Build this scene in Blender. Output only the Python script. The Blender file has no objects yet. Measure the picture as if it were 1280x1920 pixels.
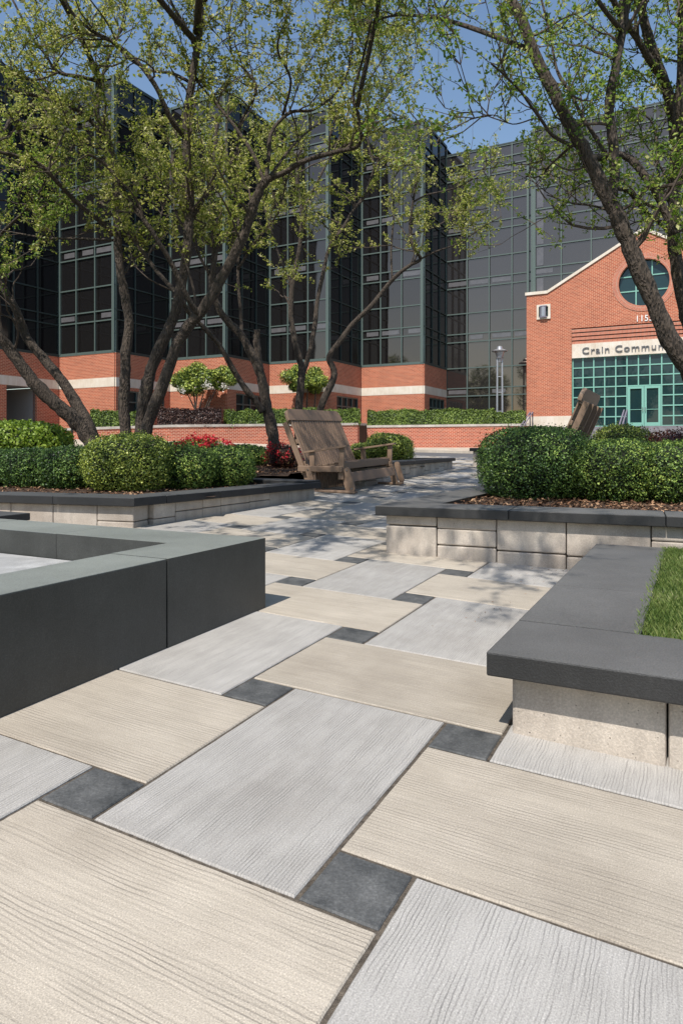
import bpy, math, random
import numpy as np
from mathutils import Vector, geometry
R = math.radians
random.seed(7)
rng = np.random.default_rng(11)

# ---------------------------------------------------------------- camera, sky, sun
F, HOR, CX = 1290.0, 835.0, 640.0          # focal length and level line in the 1280 x 1920 frame
H = 1.0415
scene = bpy.context.scene
cam_d = bpy.data.cameras.new('camera'); cam = bpy.data.objects.new('camera', cam_d)
scene.collection.objects.link(cam); scene.camera = cam
cam.location = (0, 0, H); cam.rotation_euler = (R(90), 0, 0)
cam_d.sensor_fit = 'HORIZONTAL'; cam_d.sensor_width = 36
cam_d.lens = 36 * F / 1280; cam_d.shift_y = (HOR - 960) / 1280
cam_d.clip_start = 0.05; cam_d.clip_end = 3000

SUN_AZ, SUN_EL = R(28), R(54.5)            # azimuth the light travels towards (from +Y clockwise), elevation
world = bpy.data.worlds.new('World'); scene.world = world; world.use_nodes = True
wn = world.node_tree
bg = wn.nodes['Background']; sky = wn.nodes.new('ShaderNodeTexSky')
sky.sky_type = 'NISHITA'; sky.sun_disc = False
sky.sun_elevation = SUN_EL; sky.sun_rotation = SUN_AZ + math.pi
sky.air_density = 1.25; sky.dust_density = 0.6; sky.ozone_density = 2.2
wn.links.new(sky.outputs[0], bg.inputs[0]); bg.inputs[1].default_value = 0.12
sd = bpy.data.lights.new('sun', 'SUN'); sd.energy = 4.4; sd.angle = R(0.53); sd.color = (1, .955, .88)
sun = bpy.data.objects.new('sun', sd); scene.collection.objects.link(sun)
trav = Vector((math.sin(SUN_AZ) * math.cos(SUN_EL), math.cos(SUN_AZ) * math.cos(SUN_EL), -math.sin(SUN_EL)))
sun.rotation_euler = trav.to_track_quat('-Z', 'Y').to_euler(); sun.location = (-8, -12, 20)
scene.view_settings.view_transform = 'Standard'; scene.view_settings.look = 'None'
scene.view_settings.exposure = 0.31; scene.view_settings.gamma = 1

# ---------------------------------------------------------------- measures
TH = -0.4756
U = Vector((math.cos(TH), math.sin(TH), 0)); V = Vector((-math.sin(TH), math.cos(TH), 0))
O0 = Vector((-0.6458, 1.7782, 0))
GX, GY = -0.0207, 0.0353
def T(x, y): return GX * x + GY * y
def Q(u, v, z=None, dz=0):
    p = O0 + U * u + V * v
    p.z = (T(p.x, p.y) + dz) if z is None else z
    return p
def P3(px, py, Y): return Vector(((px - CX) / F * Y, Y, H - (py - HOR) / F * Y))
UB = Vector((math.cos(R(-28)), math.sin(R(-28)), 0)); VB = Vector((-UB.y, UB.x, 0))
Z = Vector((0, 0, 1))

# ---------------------------------------------------------------- object helpers
C = scene.collection
def tag(o, label=None, cat=None, group=None, kind=None):
    if label: o['label'] = label
    if cat: o['category'] = cat
    if group: o['group'] = group
    if kind: o['kind'] = kind
    return o
def empty(name, loc, label, cat, group=None, rz=0):
    o = bpy.data.objects.new(name, None); C.objects.link(o); o.location = loc; o.rotation_euler = (0, 0, rz)
    o.empty_display_size = .2
    return tag(o, label, cat, group)
def link(name, me, parent=None, loc=None, smooth=False):
    o = bpy.data.objects.new(name, me); C.objects.link(o)
    if parent: o.parent = parent
    if smooth: me.polygons.foreach_set('use_smooth', [True] * len(me.polygons))
    return o
def copy_tree(o, parent=None):
    c = o.copy(); C.objects.link(c)
    if parent: c.parent = parent
    for ch in [x for x in C.objects if x.parent == o]: copy_tree(ch, c)
    return c

class MB:
    """collects shapes in world coordinates and links them as one mesh"""
    def __init__(s): s.v = []; s.f = []; s.m = []; s.uv = []
    def face(s, pts, mi=0, uv=None):
        n = len(s.v); s.v += [tuple(p) for p in pts]; s.f.append(tuple(range(n, n + len(pts)))); s.m.append(mi); s.uv.append(uv)
    def box(s, o, a, b, c, mi=0, bottom=True):
        o = Vector(o); a = Vector(a); b = Vector(b); c = Vector(c)
        if a.cross(b).dot(c) < 0: a, b = b, a
        n = len(s.v)
        s.v += [tuple(p) for p in (o, o + a, o + a + b, o + b, o + c, o + a + c, o + a + b + c, o + b + c)]
        fs = [(4, 5, 6, 7), (0, 1, 5, 4), (1, 2, 6, 5), (2, 3, 7, 6), (3, 0, 4, 7), (3, 2, 1, 0)]
        for q in fs: s.f.append(tuple(n + i for i in q)); s.m.append(mi); s.uv.append(None)
    def hexa(s, bot, top, mi=0):
        """bot and top: 4 points each, anticlockwise seen from above"""
        n = len(s.v); s.v += [tuple(p) for p in list(bot) + list(top)]
        for q in [(4, 5, 6, 7), (0, 1, 5, 4), (1, 2, 6, 5), (2, 3, 7, 6), (3, 0, 4, 7), (3, 2, 1, 0)]:
            s.f.append(tuple(n + i for i in q)); s.m.append(mi); s.uv.append(None)
    def prism(s, pts, ext, mi=0):
        """polygon pts extruded by vector ext"""
        ext = Vector(ext); a = [Vector(p) for p in pts]; b = [p + ext for p in a]; n = len(a)
        nrm = Vector((0, 0, 0))
        for i in range(n): nrm += a[i].cross(a[(i + 1) % n])
        if nrm.dot(ext) > 0: a.reverse(); b.reverse()
        s.face(a, mi); s.face(list(reversed(b)), mi)
        for i in range(n):
            j = (i + 1) % n; s.face([a[j], a[i], b[i], b[j]], mi)
    def tube(s, pts, rad, n=8, mi=0, cap=True, rough=0):
        pts = [Vector(p) for p in pts]
        if not hasattr(rad, '__len__'): rad = [rad] * len(pts)
        base = len(s.v); ref = None
        for i, p in enumerate(pts):
            d = (pts[min(i + 1, len(pts) - 1)] - pts[max(i - 1, 0)]).normalized()
            if ref is None: ref = d.orthogonal().normalized()
            ref = (ref - d * ref.dot(d));  ref = ref.normalized() if ref.length > 1e-6 else d.orthogonal().normalized()
            w = d.cross(ref)
            for k in range(n):
                a = 2 * math.pi * k / n; rr = rad[i] * (1 + (random.uniform(-rough, rough) if rough else 0))
                s.v.append(tuple(p + (ref * math.cos(a) + w * math.sin(a)) * rr))
        for i in range(len(pts) - 1):
            for k in range(n):
                a = base + i * n + k; b = base + i * n + (k + 1) % n
                s.f.append((a, b, b + n, a + n)); s.m.append(mi); s.uv.append(None)
        if cap:
            s.f.append(tuple(base + k for k in reversed(range(n)))); s.m.append(mi); s.uv.append(None)
            e = base + (len(pts) - 1) * n
            s.f.append(tuple(e + k for k in range(n))); s.m.append(mi); s.uv.append(None)
    def build(s, name, mats, parent=None, bevel=0, smooth=False, seg=1, origin=None):
        me = bpy.data.meshes.new(name)
        if parent is not None:
            org = Vector((0, 0, 0)); q = parent
            while q: org += q.location; q = q.parent
        elif origin is not None: org = Vector(origin)
        else:
            a = np.array(s.v); org = Vector(((a[:, 0].min() + a[:, 0].max()) / 2, (a[:, 1].min() + a[:, 1].max()) / 2, a[:, 2].min()))
        me.from_pydata([(x - org.x, y - org.y, z - org.z) for x, y, z in s.v], [], s.f)
        for m in (mats if isinstance(mats, (list, tuple)) else [mats]): me.materials.append(m)
        me.polygons.foreach_set('material_index', s.m)
        uvl = me.uv_layers.new(name='UVMap'); data = np.zeros(len(me.loops) * 2, dtype=np.float32); k = 0
        for f, uv in zip(s.f, s.uv):
            if uv is None:
                pts = [Vector(s.v[i]) for i in f]
                nn = geometry.normal(pts) if len(pts) > 2 else Z
                if abs(nn.z) > .7: a, b = U, V
                else:
                    a = Z.cross(nn).normalized(); b = Z
                uv = [(p.dot(a), p.dot(b)) for p in pts]
            for q in uv: data[k] = q[0]; data[k + 1] = q[1]; k += 2
        uvl.data.foreach_set('uv', data)
        o = link(name, me, parent, smooth=smooth)
        if parent is None: o.location = org
        if bevel:
            b = o.modifiers.new('bevel', 'BEVEL'); b.width = bevel; b.segments = seg; b.limit_method = 'ANGLE'
        return o

def leaf_arrays(cen, nrm, size, aspect=.55, bend=.18):
    """one four-cornered leaf per centre; cen, nrm (n,3), size (n,)"""
    n = len(cen)
    nrm = nrm / (np.linalg.norm(nrm, axis=1, keepdims=True) + 1e-9)
    r = rng.normal(size=(n, 3)); a = np.cross(nrm, r); a /= (np.linalg.norm(a, axis=1, keepdims=True) + 1e-9)
    b = np.cross(nrm, a); L = size[:, None] * .5; W = L * aspect
    v = np.stack([cen - a * L, cen + b * W + nrm * L * bend, cen + a * L, cen - b * W + nrm * L * bend], 1).reshape(-1, 3)
    return v
def quad_mesh(name, v, rnd, mats, core=None, origin=(0, 0, 0)):
    """v (4n,3) leaves; core = (verts, faces) appended with the second material"""
    n = len(v) // 4; me = bpy.data.meshes.new(name)
    cv = np.zeros((0, 3)); cf = []
    if core: cv, cf = np.array(core[0], float), core[1]
    allv = np.concatenate([v, cv]) - np.array(origin)
    me.vertices.add(len(allv)); me.vertices.foreach_set('co', allv.astype(np.float32).ravel())
    loops = list(range(4 * n)); starts = list(range(0, 4 * n, 4)); p = 4 * n
    for f in cf:
        starts.append(p); loops += [4 * n + i for i in f]; p += len(f)
    me.loops.add(len(loops)); me.loops.foreach_set('vertex_index', np.array(loops, dtype=np.int32))
    me.polygons.add(len(starts)); me.polygons.foreach_set('loop_start', np.array(starts, dtype=np.int32))
    for m in mats: me.materials.append(m)
    mi = np.zeros(len(starts), dtype=np.int32); mi[n:] = 1 if len(mats) > 1 else 0
    me.polygons.foreach_set('material_index', mi)
    at = me.attributes.new('rnd', 'FLOAT', 'FACE'); full = np.full(len(starts), .5, dtype=np.float32); full[:n] = rnd
    at.data.foreach_set('value', full)
    me.update(calc_edges=True); me.validate()
    return me

# ---------------------------------------------------------------- materials
def mat(name):
    m = bpy.data.materials.new(name); m.use_nodes = True
    nt = m.node_tree; b = nt.nodes['Principled BSDF']
    return m, nt, b
def N(nt, t, **kw):
    n = nt.nodes.new('ShaderNode' + t)
    for k, v in kw.items():
        if k.startswith('i_'):
            key = k[2:]; key = int(key) if key.isdigit() else key.replace('_', ' ')
            n.inputs[key].default_value = v
        else: setattr(n, k, v)
    return n
def ramp(nt, src, stops, interp='LINEAR'):
    r = N(nt, 'ValToRGB'); r.color_ramp.interpolation = interp
    e = r.color_ramp.elements
    while len(e) < len(stops): e.new(.5)
    for el, (p, c) in zip(e, stops): el.position = p; el.color = (*c, 1) if len(c) == 3 else c
    nt.links.new(src, r.inputs[0]); return r
def mapped(nt, src='Object', scale=(1, 1, 1)):
    tc = N(nt, 'TexCoord'); mp = N(nt, 'Mapping'); mp.inputs['Scale'].default_value = scale
    nt.links.new(tc.outputs[src], mp.inputs[0]); return mp.outputs[0]
def mix(nt, a, b, fac, mode='MIX'):
    m = N(nt, 'Mix', data_type='RGBA', blend_type=mode)
    for i, x in ((0, fac), (6, a), (7, b)):
        if isinstance(x, (int, float)): m.inputs[i].default_value = x
        elif isinstance(x, tuple): m.inputs[i].default_value = (*x, 1)
        else: nt.links.new(x, m.inputs[i])
    return m.outputs[2]
def bump(nt, b, h, strength=.3, dist=.01, prev=None):
    n = N(nt, 'Bump'); n.inputs['Strength'].default_value = strength; n.inputs['Distance'].default_value = dist
    nt.links.new(h, n.inputs['Height'])
    if prev: nt.links.new(prev, n.inputs['Normal'])
    nt.links.new(n.outputs[0], b.inputs['Normal']); return n.outputs[0]
def noise(nt, vec, scale, detail=3, rough=.55, dist=0):
    n = N(nt, 'TexNoise'); n.inputs['Scale'].default_value = scale; n.inputs['Detail'].default_value = detail
    n.inputs['Roughness'].default_value = rough; n.inputs['Distortion'].default_value = dist
    if vec is not None: nt.links.new(vec, n.inputs['Vector'])
    return n.outputs['Fac']
def math_(nt, op, a, b=None):
    m = N(nt, 'Math', operation=op)
    for i, x in enumerate((a, b)):
        if x is None: continue
        if isinstance(x, (int, float)): m.inputs[i].default_value = x
        else: nt.links.new(x, m.inputs[i])
    return m.outputs[0]

def stone_mat(name, c1, c2, rough=.85, scale=3, grain=220, gstr=.35, spots=.25, pits=False, src='Object', pale_top=None):
    m, nt, b = mat(name); v = mapped(nt, src)
    a = noise(nt, v, scale, 5, .6); base = mix(nt, c1, c2, ramp(nt, a, [(.3, (0, 0, 0)), (.7, (1, 1, 1))]).outputs[0])
    drip = noise(nt, mapped(nt, src, (9, 9, 1.1)), 1, 4, .7); blot = noise(nt, v, 1.1, 6, .7)
    base = mix(nt, base, ramp(nt, drip, [(.35, (.40, .40, .40)), (.7, (.60, .60, .60))]).outputs[0], .55, 'OVERLAY')
    base = mix(nt, base, ramp(nt, blot, [(.35, (.40, .40, .40)), (.65, (.60, .60, .60))]).outputs[0], .6, 'OVERLAY')
    g = noise(nt, v, grain, 2, .7)
    base = mix(nt, base, ramp(nt, g, [(.3, (.35, .35, .35)), (.5, (.5, .5, .5)), (.72, (.78, .78, .78))]).outputs[0], spots, 'OVERLAY')
    nrm = bump(nt, b, g, gstr, .004)
    if pits:
        vo = N(nt, 'TexVoronoi'); vo.inputs['Scale'].default_value = 55; nt.links.new(v, vo.inputs['Vector'])
        p = ramp(nt, vo.outputs['Distance'], [(.05, (0, 0, 0)), (.16, (1, 1, 1))])
        pn = ramp(nt, noise(nt, v, 40, 2), [(.52, (1, 1, 1)), (.6, (0, 0, 0))])
        pit = math_(nt, 'MAXIMUM', p.outputs[0], pn.outputs[0])
        base = mix(nt, (.06, .05, .045), base, pit); nrm = bump(nt, b, pit, .6, .004, nrm)
    if pale_top:                                                     # upper faces paler: weathering, plus grazing sky gloss put into the colour
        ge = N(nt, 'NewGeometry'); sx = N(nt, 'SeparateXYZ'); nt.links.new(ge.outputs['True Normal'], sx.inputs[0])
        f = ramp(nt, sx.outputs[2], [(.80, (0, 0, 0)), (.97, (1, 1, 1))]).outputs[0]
        wn_ = mix(nt, tuple(x * .88 for x in pale_top), tuple(x * 1.25 for x in pale_top), ramp(nt, blot, [(.35, (0, 0, 0)), (.65, (1, 1, 1))]).outputs[0]); wn_ = mix(nt, wn_, ramp(nt, g, [(.3, (.35, .35, .35)), (.7, (.7, .7, .7))]).outputs[0], spots, 'OVERLAY')
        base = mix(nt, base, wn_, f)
    nt.links.new(base, b.inputs['Base Color']); b.inputs['Roughness'].default_value = rough
    return m

def slab_mat(name, c1, c2, groove, kx, ky, bstr, lines):
    """wood-grained concrete slab; UV x runs along the slab's length in metres"""
    m, nt, b = mat(name); v0 = mapped(nt, 'UV')
    warp = N(nt, 'TexNoise'); warp.inputs['Scale'].default_value = 2.6; warp.inputs['Detail'].default_value = 2
    nt.links.new(v0, warp.inputs['Vector'])
    off = N(nt, 'VectorMath', operation='MULTIPLY_ADD'); nt.links.new(warp.outputs['Color'], off.inputs[0])
    off.inputs[1].default_value = (0, .028, 0); nt.links.new(v0, off.inputs[2])
    mp = N(nt, 'Mapping'); mp.inputs['Scale'].default_value = (kx, ky, 1); nt.links.new(off.outputs[0], mp.inputs[0])
    wv = N(nt, 'TexWave', wave_type='BANDS', bands_direction='Y'); wv.inputs['Scale'].default_value = lines
    wv.inputs['Distortion'].default_value = 7; wv.inputs['Detail'].default_value = 3; wv.inputs['Detail Scale'].default_value = .55; wv.inputs['Detail Roughness'].default_value = .55
    mw = N(nt, 'Mapping'); mw.inputs['Scale'].default_value = (kx * .16, 1, 1); nt.links.new(off.outputs[0], mw.inputs[0]); nt.links.new(mw.outputs[0], wv.inputs['Vector'])
    gr = ramp(nt, wv.outputs['Fac'], [(.0, (0, 0, 0)), (.12, (.6, .6, .6)), (.34, (1, 1, 1))]).outputs[0]
    mp2 = N(nt, 'Mapping'); mp2.inputs['Scale'].default_value = (kx * 1.3, ky * .55, 1); nt.links.new(v0, mp2.inputs[0])
    present = ramp(nt, noise(nt, mp2.outputs[0], 1, 3, .6), [(.42, (1, 1, 1)), (.66, (0, 0, 0))]).outputs[0]   # where grooves fade out
    gr = math_(nt, 'MAXIMUM', gr, math_(nt, 'MULTIPLY', present, .95))
    mp3 = N(nt, 'Mapping'); mp3.inputs['Scale'].default_value = (kx * 2.5, ky * 4, 1); nt.links.new(off.outputs[0], mp3.inputs[0])
    fine = noise(nt, mp3.outputs[0], 1, 3, .7)
    sand = noise(nt, v0, 260, 2, .8); sand2 = noise(nt, v0, 900, 1, .8)
    blot = noise(nt, v0, 3.2, 4, .6)
    base = mix(nt, c1, c2, ramp(nt, blot, [(.3, (0, 0, 0)), (.72, (1, 1, 1))]).outputs[0])
    tone = noise(nt, v0, .21, 1, .5); base = mix(nt, base, ramp(nt, tone, [(.3, (.40, .40, .40)), (.7, (.58, .58, .58))]).outputs[0], .6, 'OVERLAY')
    st = noise(nt, v0, 1.3, 6, .68); base = mix(nt, base, ramp(nt, st, [(.34, (.36, .35, .34)), (.50, (.5, .5, .5))]).outputs[0], .5, 'OVERLAY')
    base = mix(nt, groove, base, math_(nt, 'ADD', math_(nt, 'MULTIPLY', gr, .7), .3))
    base = mix(nt, base, ramp(nt, fine, [(.3, (.40, .40, .40)), (.7, (.58, .58, .58))]).outputs[0], .55, 'OVERLAY')
    base = mix(nt, base, ramp(nt, sand, [(.3, (.22, .22, .22)), (.5, (.5, .5, .5)), (.62, (.66, .66, .66)), (.7, (1, 1, 1))]).outputs[0], .5, 'OVERLAY')
    nt.links.new(base, b.inputs['Base Color']); b.inputs['Roughness'].default_value = .8
    n = bump(nt, b, gr, bstr, .006); n = bump(nt, b, fine, .25, .004, n)
    n = bump(nt, b, sand, .3, .003, n); bump(nt, b, sand2, .2, .001, n)
    return m

def brick_mat(name, c1, c2, mortar, bw=.235, bh=.085, soldier=False, bstr=.3):
    m, nt, b = mat(name); v = mapped(nt, 'UV')
    br = N(nt, 'TexBrick'); br.offset = 0 if soldier else .5
    br.inputs['Color1'].default_value = (*c1, 1); br.inputs['Color2'].default_value = (*c2, 1); br.inputs['Mortar'].default_value = (*mortar, 1)
    br.inputs['Scale'].default_value = 1; br.inputs['Mortar Size'].default_value = .012; br.inputs['Mortar Smooth'].default_value = .3
    br.inputs['Brick Width'].default_value = bw; br.inputs['Row Height'].default_value = bh; br.inputs['Bias'].default_value = 0
    nt.links.new(v, br.inputs['Vector'])
    big = noise(nt, v, .9, 4, .6); sm = noise(nt, v, 14, 3, .7)
    col = mix(nt, br.outputs['Color'], ramp(nt, sm, [(.3, (.38, .38, .38)), (.7, (.62, .62, .62))]).outputs[0], .5, 'OVERLAY')
    col = mix(nt, col, ramp(nt, big, [(.3, (.42, .42, .42)), (.7, (.57, .57, .57))]).outputs[0], .5, 'OVERLAY')
    nt.links.new(col, b.inputs['Base Color']); b.inputs['Roughness'].default_value = .9
    bump(nt, b, math_(nt, 'SUBTRACT', 1, br.outputs['Fac']), bstr, .008)
    return m

def plain(name, c, rough=.5, metal=0, var=.12, scale=8, src='Object', spec=.5):
    m, nt, b = mat(name); v = mapped(nt, src); n = noise(nt, v, scale, 4, .6)
    d = tuple(x * (1 - var) for x in c); e = tuple(min(1, x * (1 + var)) for x in c)
    nt.links.new(mix(nt, d, e, n), b.inputs['Base Color']); b.inputs['Roughness'].default_value = rough
    b.inputs['Metallic'].default_value = metal; b.inputs['Specular IOR Level'].default_value = spec
    return m

def leaf_mat(name, cols, trans=.35, rough=.45, tint=1.0, clump=2.0, spec=.5):
    """cols: stops over the per-leaf random value"""
    m, nt, b = mat(name); a = N(nt, 'Attribute', attribute_name='rnd')
    n = noise(nt, mapped(nt, 'Object'), clump, 2, .5)
    k = math_(nt, 'ADD', math_(nt, 'MULTIPLY', a.outputs['Fac'], .75), math_(nt, 'MULTIPLY', math_(nt, 'SUBTRACT', n, .38), .9))
    c = ramp(nt, k, cols).outputs[0]
    nt.links.new(c, b.inputs['Base Color']); b.inputs['Roughness'].default_value = rough; b.inputs['Specular IOR Level'].default_value = spec
    tr = N(nt, 'BsdfTranslucent'); tc = mix(nt, c, (tint * 1.0, tint * 1.0, .25), .25, 'MULTIPLY'); nt.links.new(tc, tr.inputs[0])
    ms = N(nt, 'MixShader'); ms.inputs[0].default_value = trans
    nt.links.new(b.outputs[0], ms.inputs[1]); nt.links.new(tr.outputs[0], ms.inputs[2])
    nt.links.new(ms.outputs[0], nt.nodes['Material Output'].inputs[0])
    return m

def glass_mat(name, c, c2, rough=.03, spec=.5, src='Object', wav=.02):
    m, nt, b = mat(name); v = mapped(nt, src, (1, 1, .25)); n = noise(nt, v, .7, 3, .5)
    nt.links.new(mix(nt, c, c2, n), b.inputs['Base Color']); b.inputs['Roughness'].default_value = rough
    b.inputs['Specular IOR Level'].default_value = spec
    bump(nt, b, noise(nt, mapped(nt, src), .6, 1, .5), wav, .3)
    return m

def mirror_glass(name, c, ior):
    m, nt, b = mat(name); b.inputs['Base Color'].default_value = (*c, 1); b.inputs['Roughness'].default_value = .03
    b.inputs['IOR'].default_value = ior; b.inputs['Specular Tint'].default_value = (1, .77, .64, 1)
    bump(nt, b, noise(nt, mapped(nt, 'Object'), .5, 1, .5), .03, .3)
    return m

def bark_mat(name, c1, c2, lich):
    m, nt, b = mat(name); v = mapped(nt, 'Object', (1, 1, .28))
    vo = N(nt, 'TexVoronoi', feature='F1'); vo.inputs['Scale'].default_value = 52; vo.inputs['Randomness'].default_value = 1
    nv = N(nt, 'TexNoise'); nv.inputs['Scale'].default_value = 9; nv.inputs['Detail'].default_value = 4; nt.links.new(v, nv.inputs['Vector'])
    ad = N(nt, 'VectorMath', operation='MULTIPLY_ADD'); nt.links.new(nv.outputs['Color'], ad.inputs[0]); ad.inputs[1].default_value = (.12, .12, .12)
    nt.links.new(v, ad.inputs[2]); nt.links.new(ad.outputs[0], vo.inputs['Vector'])
    big = noise(nt, v, 12, 5, .7); sm = noise(nt, v, 70, 3, .7)
    k = math_(nt, 'ADD', math_(nt, 'MULTIPLY', vo.outputs['Distance'], .8), math_(nt, 'MULTIPLY', big, .7))
    col = ramp(nt, k, [(.35, c1), (.62, c2), (.95, tuple(x * 1.5 for x in c2))]).outputs[0]
    lf = ramp(nt, noise(nt, mapped(nt, 'Object'), 7, 4, .7), [(.60, (0, 0, 0)), (.72, (1, 1, 1))]).outputs[0]
    col = mix(nt, col, lich, math_(nt, 'MULTIPLY', lf, .45))
    nt.links.new(col, b.inputs['Base Color']); b.inputs['Roughness'].default_value = .95
    n = bump(nt, b, k, 1.0, .03); bump(nt, b, sm, .4, .008, n)
    return m

M = {}
M['beige'] = slab_mat('beige_wood_grain_slab', (.385, .335, .272), (.465, .408, .335), (.20, .17, .14), 1.3, 20, .24, 24)
M['grey_slab'] = slab_mat('grey_wood_grain_slab', (.345, .325, .30), (.425, .402, .375), (.12, .115, .11), 2.6, 44, .13, 34)
M['square'] = stone_mat('charcoal_square', (.042, .044, .045), (.115, .115, .113), .75, 11, 130, .4, .7)
M['joint'] = stone_mat('joint_sand', (.05, .040, .030), (.16, .13, .10), .95, 60, 400, 1, .8)
M['blue'] = stone_mat('blue_charcoal_concrete', (.034, .035, .032), (.050, .051, .048), .42, 2.2, 170, .35, .7, pale_top=(.20, .212, .195))
M['cap'] = stone_mat('charcoal_coping', (.016, .016, .016), (.026, .0255, .0255), .55, 2.5, 170, .4, .8, pale_top=(.104, .101, .097))
M['cap_far'] = stone_mat('dark_coping', (.014, .014, .015), (.024, .024, .025), .6, 3, 200, .3, .3, pale_top=(.06, .06, .06))
M['block'] = stone_mat('pale_wall_block', (.31, .26, .215), (.49, .43, .365), .9, 2.6, 150, .5, .45, True)
M['floor'] = stone_mat('pale_granite', (.30, .295, .29), (.40, .395, .385), .8, 8, 320, .3, .6)
M['brick'] = brick_mat('orange_brick', (.45, .112, .054), (.30, .064, .032), (.62, .36, .23))
M['brick_w'] = brick_mat('wall_brick', (.44, .086, .040), (.28, .050, .026), (.60, .38, .27))
M['soldier'] = brick_mat('soldier_brick', (.52, .15, .08), (.42, .11, .06), (.48, .34, .26), .075, .22, True)
M['lime'] = stone_mat('limestone', (.62, .54, .44), (.72, .64, .54), .85, 1.2, 60, .2, .25)
M['cope'] = stone_mat('weathered_stone_coping', (.36, .32, .28), (.55, .50, .44), .9, 1.5, 40, .3, .4)
M['green'] = plain('green_metal', (.085, .115, .104), .45, 0, .1)
M['green_dk'] = plain('dark_green_metal', (.025, .038, .036), .45, 0, .1)  # side-facing mullions use it too, their shade put into the colour
M['mint'] = plain('mint_metal', (.20, .42, .34), .4, 0, .06)
M['glass_l'] = mirror_glass('dark_reflection_glass', (.010, .009, .009), 2.1)  # left bays: the dark surroundings they mirror, put into the glass colour
M['glass'] = mirror_glass('smoked_mirror_glass', (.022, .020, .020), 2.25)
M['glass_shade'] = glass_mat('shaded_glass', (.006, .006, .007), (.011, .010, .011), .05, .35)  # panes turned from the sun, kept near black as painted shade
M['pane_dull'] = plain('dull_window_glass', (.02, .028, .028), .4, 0, .5, 2, spec=.15)
M['pale_interior'] = plain('pale_interior_strip', (.115, .11, .115), .12, 0, .35, 3)  # lit ceiling edges and columns behind the glass, painted on the panes
M['glass_door'] = glass_mat('teal_glass', (.010, .026, .028), (.016, .042, .046), .02, .5)
M['ceil'] = plain('shaded_soffit', (.30, .28, .26), .9)
M['dark'] = plain('dark_interior', (.012, .012, .013), .9)
M['bench'] = plain('brown_lumber', (.22, .145, .098), .55, 0, .10, 20)
M['bolt'] = plain('zinc_bolt', (.5, .5, .5), .35, 1)
M['metal'] = plain('galvanised_metal', (.42, .42, .44), .4, .6, .08)
M['rail'] = plain('grey_painted_rail', (.22, .20, .25), .5, .2)
M['letters'] = plain('grey_letters', (.16, .155, .16), .4, .3)
M['white'] = plain('white_numerals', (.75, .75, .72), .5)
M['black'] = plain('black_metal', (.012, .012, .012), .5)
M['lampglass'] = plain('frosted_glass', (.30, .32, .36), .3)
M['asphalt'] = stone_mat('asphalt', (.085, .087, .092), (.12, .12, .125), .9, 2, 90, .4, .5)
M['walk'] = stone_mat('concrete_walk', (.40, .34, .27), (.50, .43, .35), .9, 1, 60, .3, .3)
M['lawn'] = stone_mat('lawn_soil', (.030, .045, .012), (.05, .07, .02), .95, 8, 60, .8, .4)
M['steps'] = stone_mat('grey_step_stone', (.16, .15, .16), (.22, .21, .22), .85, 3, 90, .3, .4)
M['soil'] = stone_mat('mulch_soil', (.028, .016, .010), (.075, .040, .022), .97, 22, 120, 1, .9)
M['chip'] = leaf_mat('bark_chip', [(.1, (.04, .020, .012)), (.5, (.16, .075, .036)), (.95, (.50, .31, .18))], .0, .9)
M['bark'] = bark_mat('fissured_bark', (.006, .005, .004), (.056, .042, .032), (.14, .115, .07))
M['twig'] = plain('twig_bark', (.075, .055, .042), .9, 0, .35, 12)
M['leaf_tree'] = leaf_mat('spring_leaf', [(.05, (.09, .145, .018)), (.34, (.27, .33, .045)), (.65, (.52, .52, .14)), (1, (.76, .69, .42))], .5, .5, 1, 1.6)
M['leaf_tree_g'] = leaf_mat('green_spring_leaf', [(.05, (.08, .17, .02)), (.40, (.22, .35, .045)), (.75, (.46, .52, .12)), (1, (.72, .66, .34))], .5, .5, 1, 1.6)
M['box'] = leaf_mat('boxwood_leaf', [(.22, (0.023, 0.048, 0.012)), (.5, (0.109, 0.203, 0.042)), (.85, (0.443, 0.583, 0.120)), (1, (0.800, 0.800, 0.221))], .3, .55, 1, 3.0)
M['box_y'] = leaf_mat('yew_leaf', [(.22, (0.039, 0.067, 0.013)), (.5, (0.178, 0.257, 0.049)), (.85, (0.629, 0.693, 0.136)), (1, (0.800, 0.800, 0.274))], .3, .45, 1, 2.5)
M['box_d'] = leaf_mat('deep_green_leaf', [(.22, (0.015, 0.037, 0.011)), (.55, (0.071, 0.149, 0.035)), (.9, (0.292, 0.441, 0.101)), (1, (0.582, 0.689, 0.180))], .28, .5, 1, 3.0)
M['chart'] = leaf_mat('chartreuse_leaf', [(.1, (0.081, 0.149, 0.016)), (.5, (0.218, 0.333, 0.034)), (.9, (0.414, 0.529, 0.092)), (1, (0.517, 0.598, 0.161))], .4, .5, 1, 2.5)
M['hedge'] = leaf_mat('hedge_leaf', [(.22, (0.035, 0.063, 0.012)), (.55, (0.161, 0.241, 0.041)), (.9, (0.299, 0.391, 0.081)), (1, (0.414, 0.471, 0.138))], .3, .5, 1, 1.2)
M['purple'] = leaf_mat('purple_leaf', [(.1, (.025, .012, .012)), (.6, (.075, .035, .028)), (1, (.14, .075, .05))], .15, .5, 1, 1.5)
M['maroon'] = leaf_mat('maroon_leaf', [(.1, (.045, .014, .012)), (.6, (.15, .035, .025)), (1, (.16, .13, .035))], .2, .5, 1, 5)
M['red'] = leaf_mat('red_petal', [(.1, (.50, .012, .025)), (.6, (.75, .025, .05)), (1, (.85, .10, .10))], .3, .6, 1, 6)
M['whitef'] = leaf_mat('white_petal', [(.1, (.6, .55, .5)), (1, (.8, .78, .72))], .3, .6)
M['core'] = plain('shaded_inner_twigs', (.010, .014, .005), .95, 0, .4, 30)  # both shrub hearts: twigs darkened to paint the shade between leaves
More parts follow.
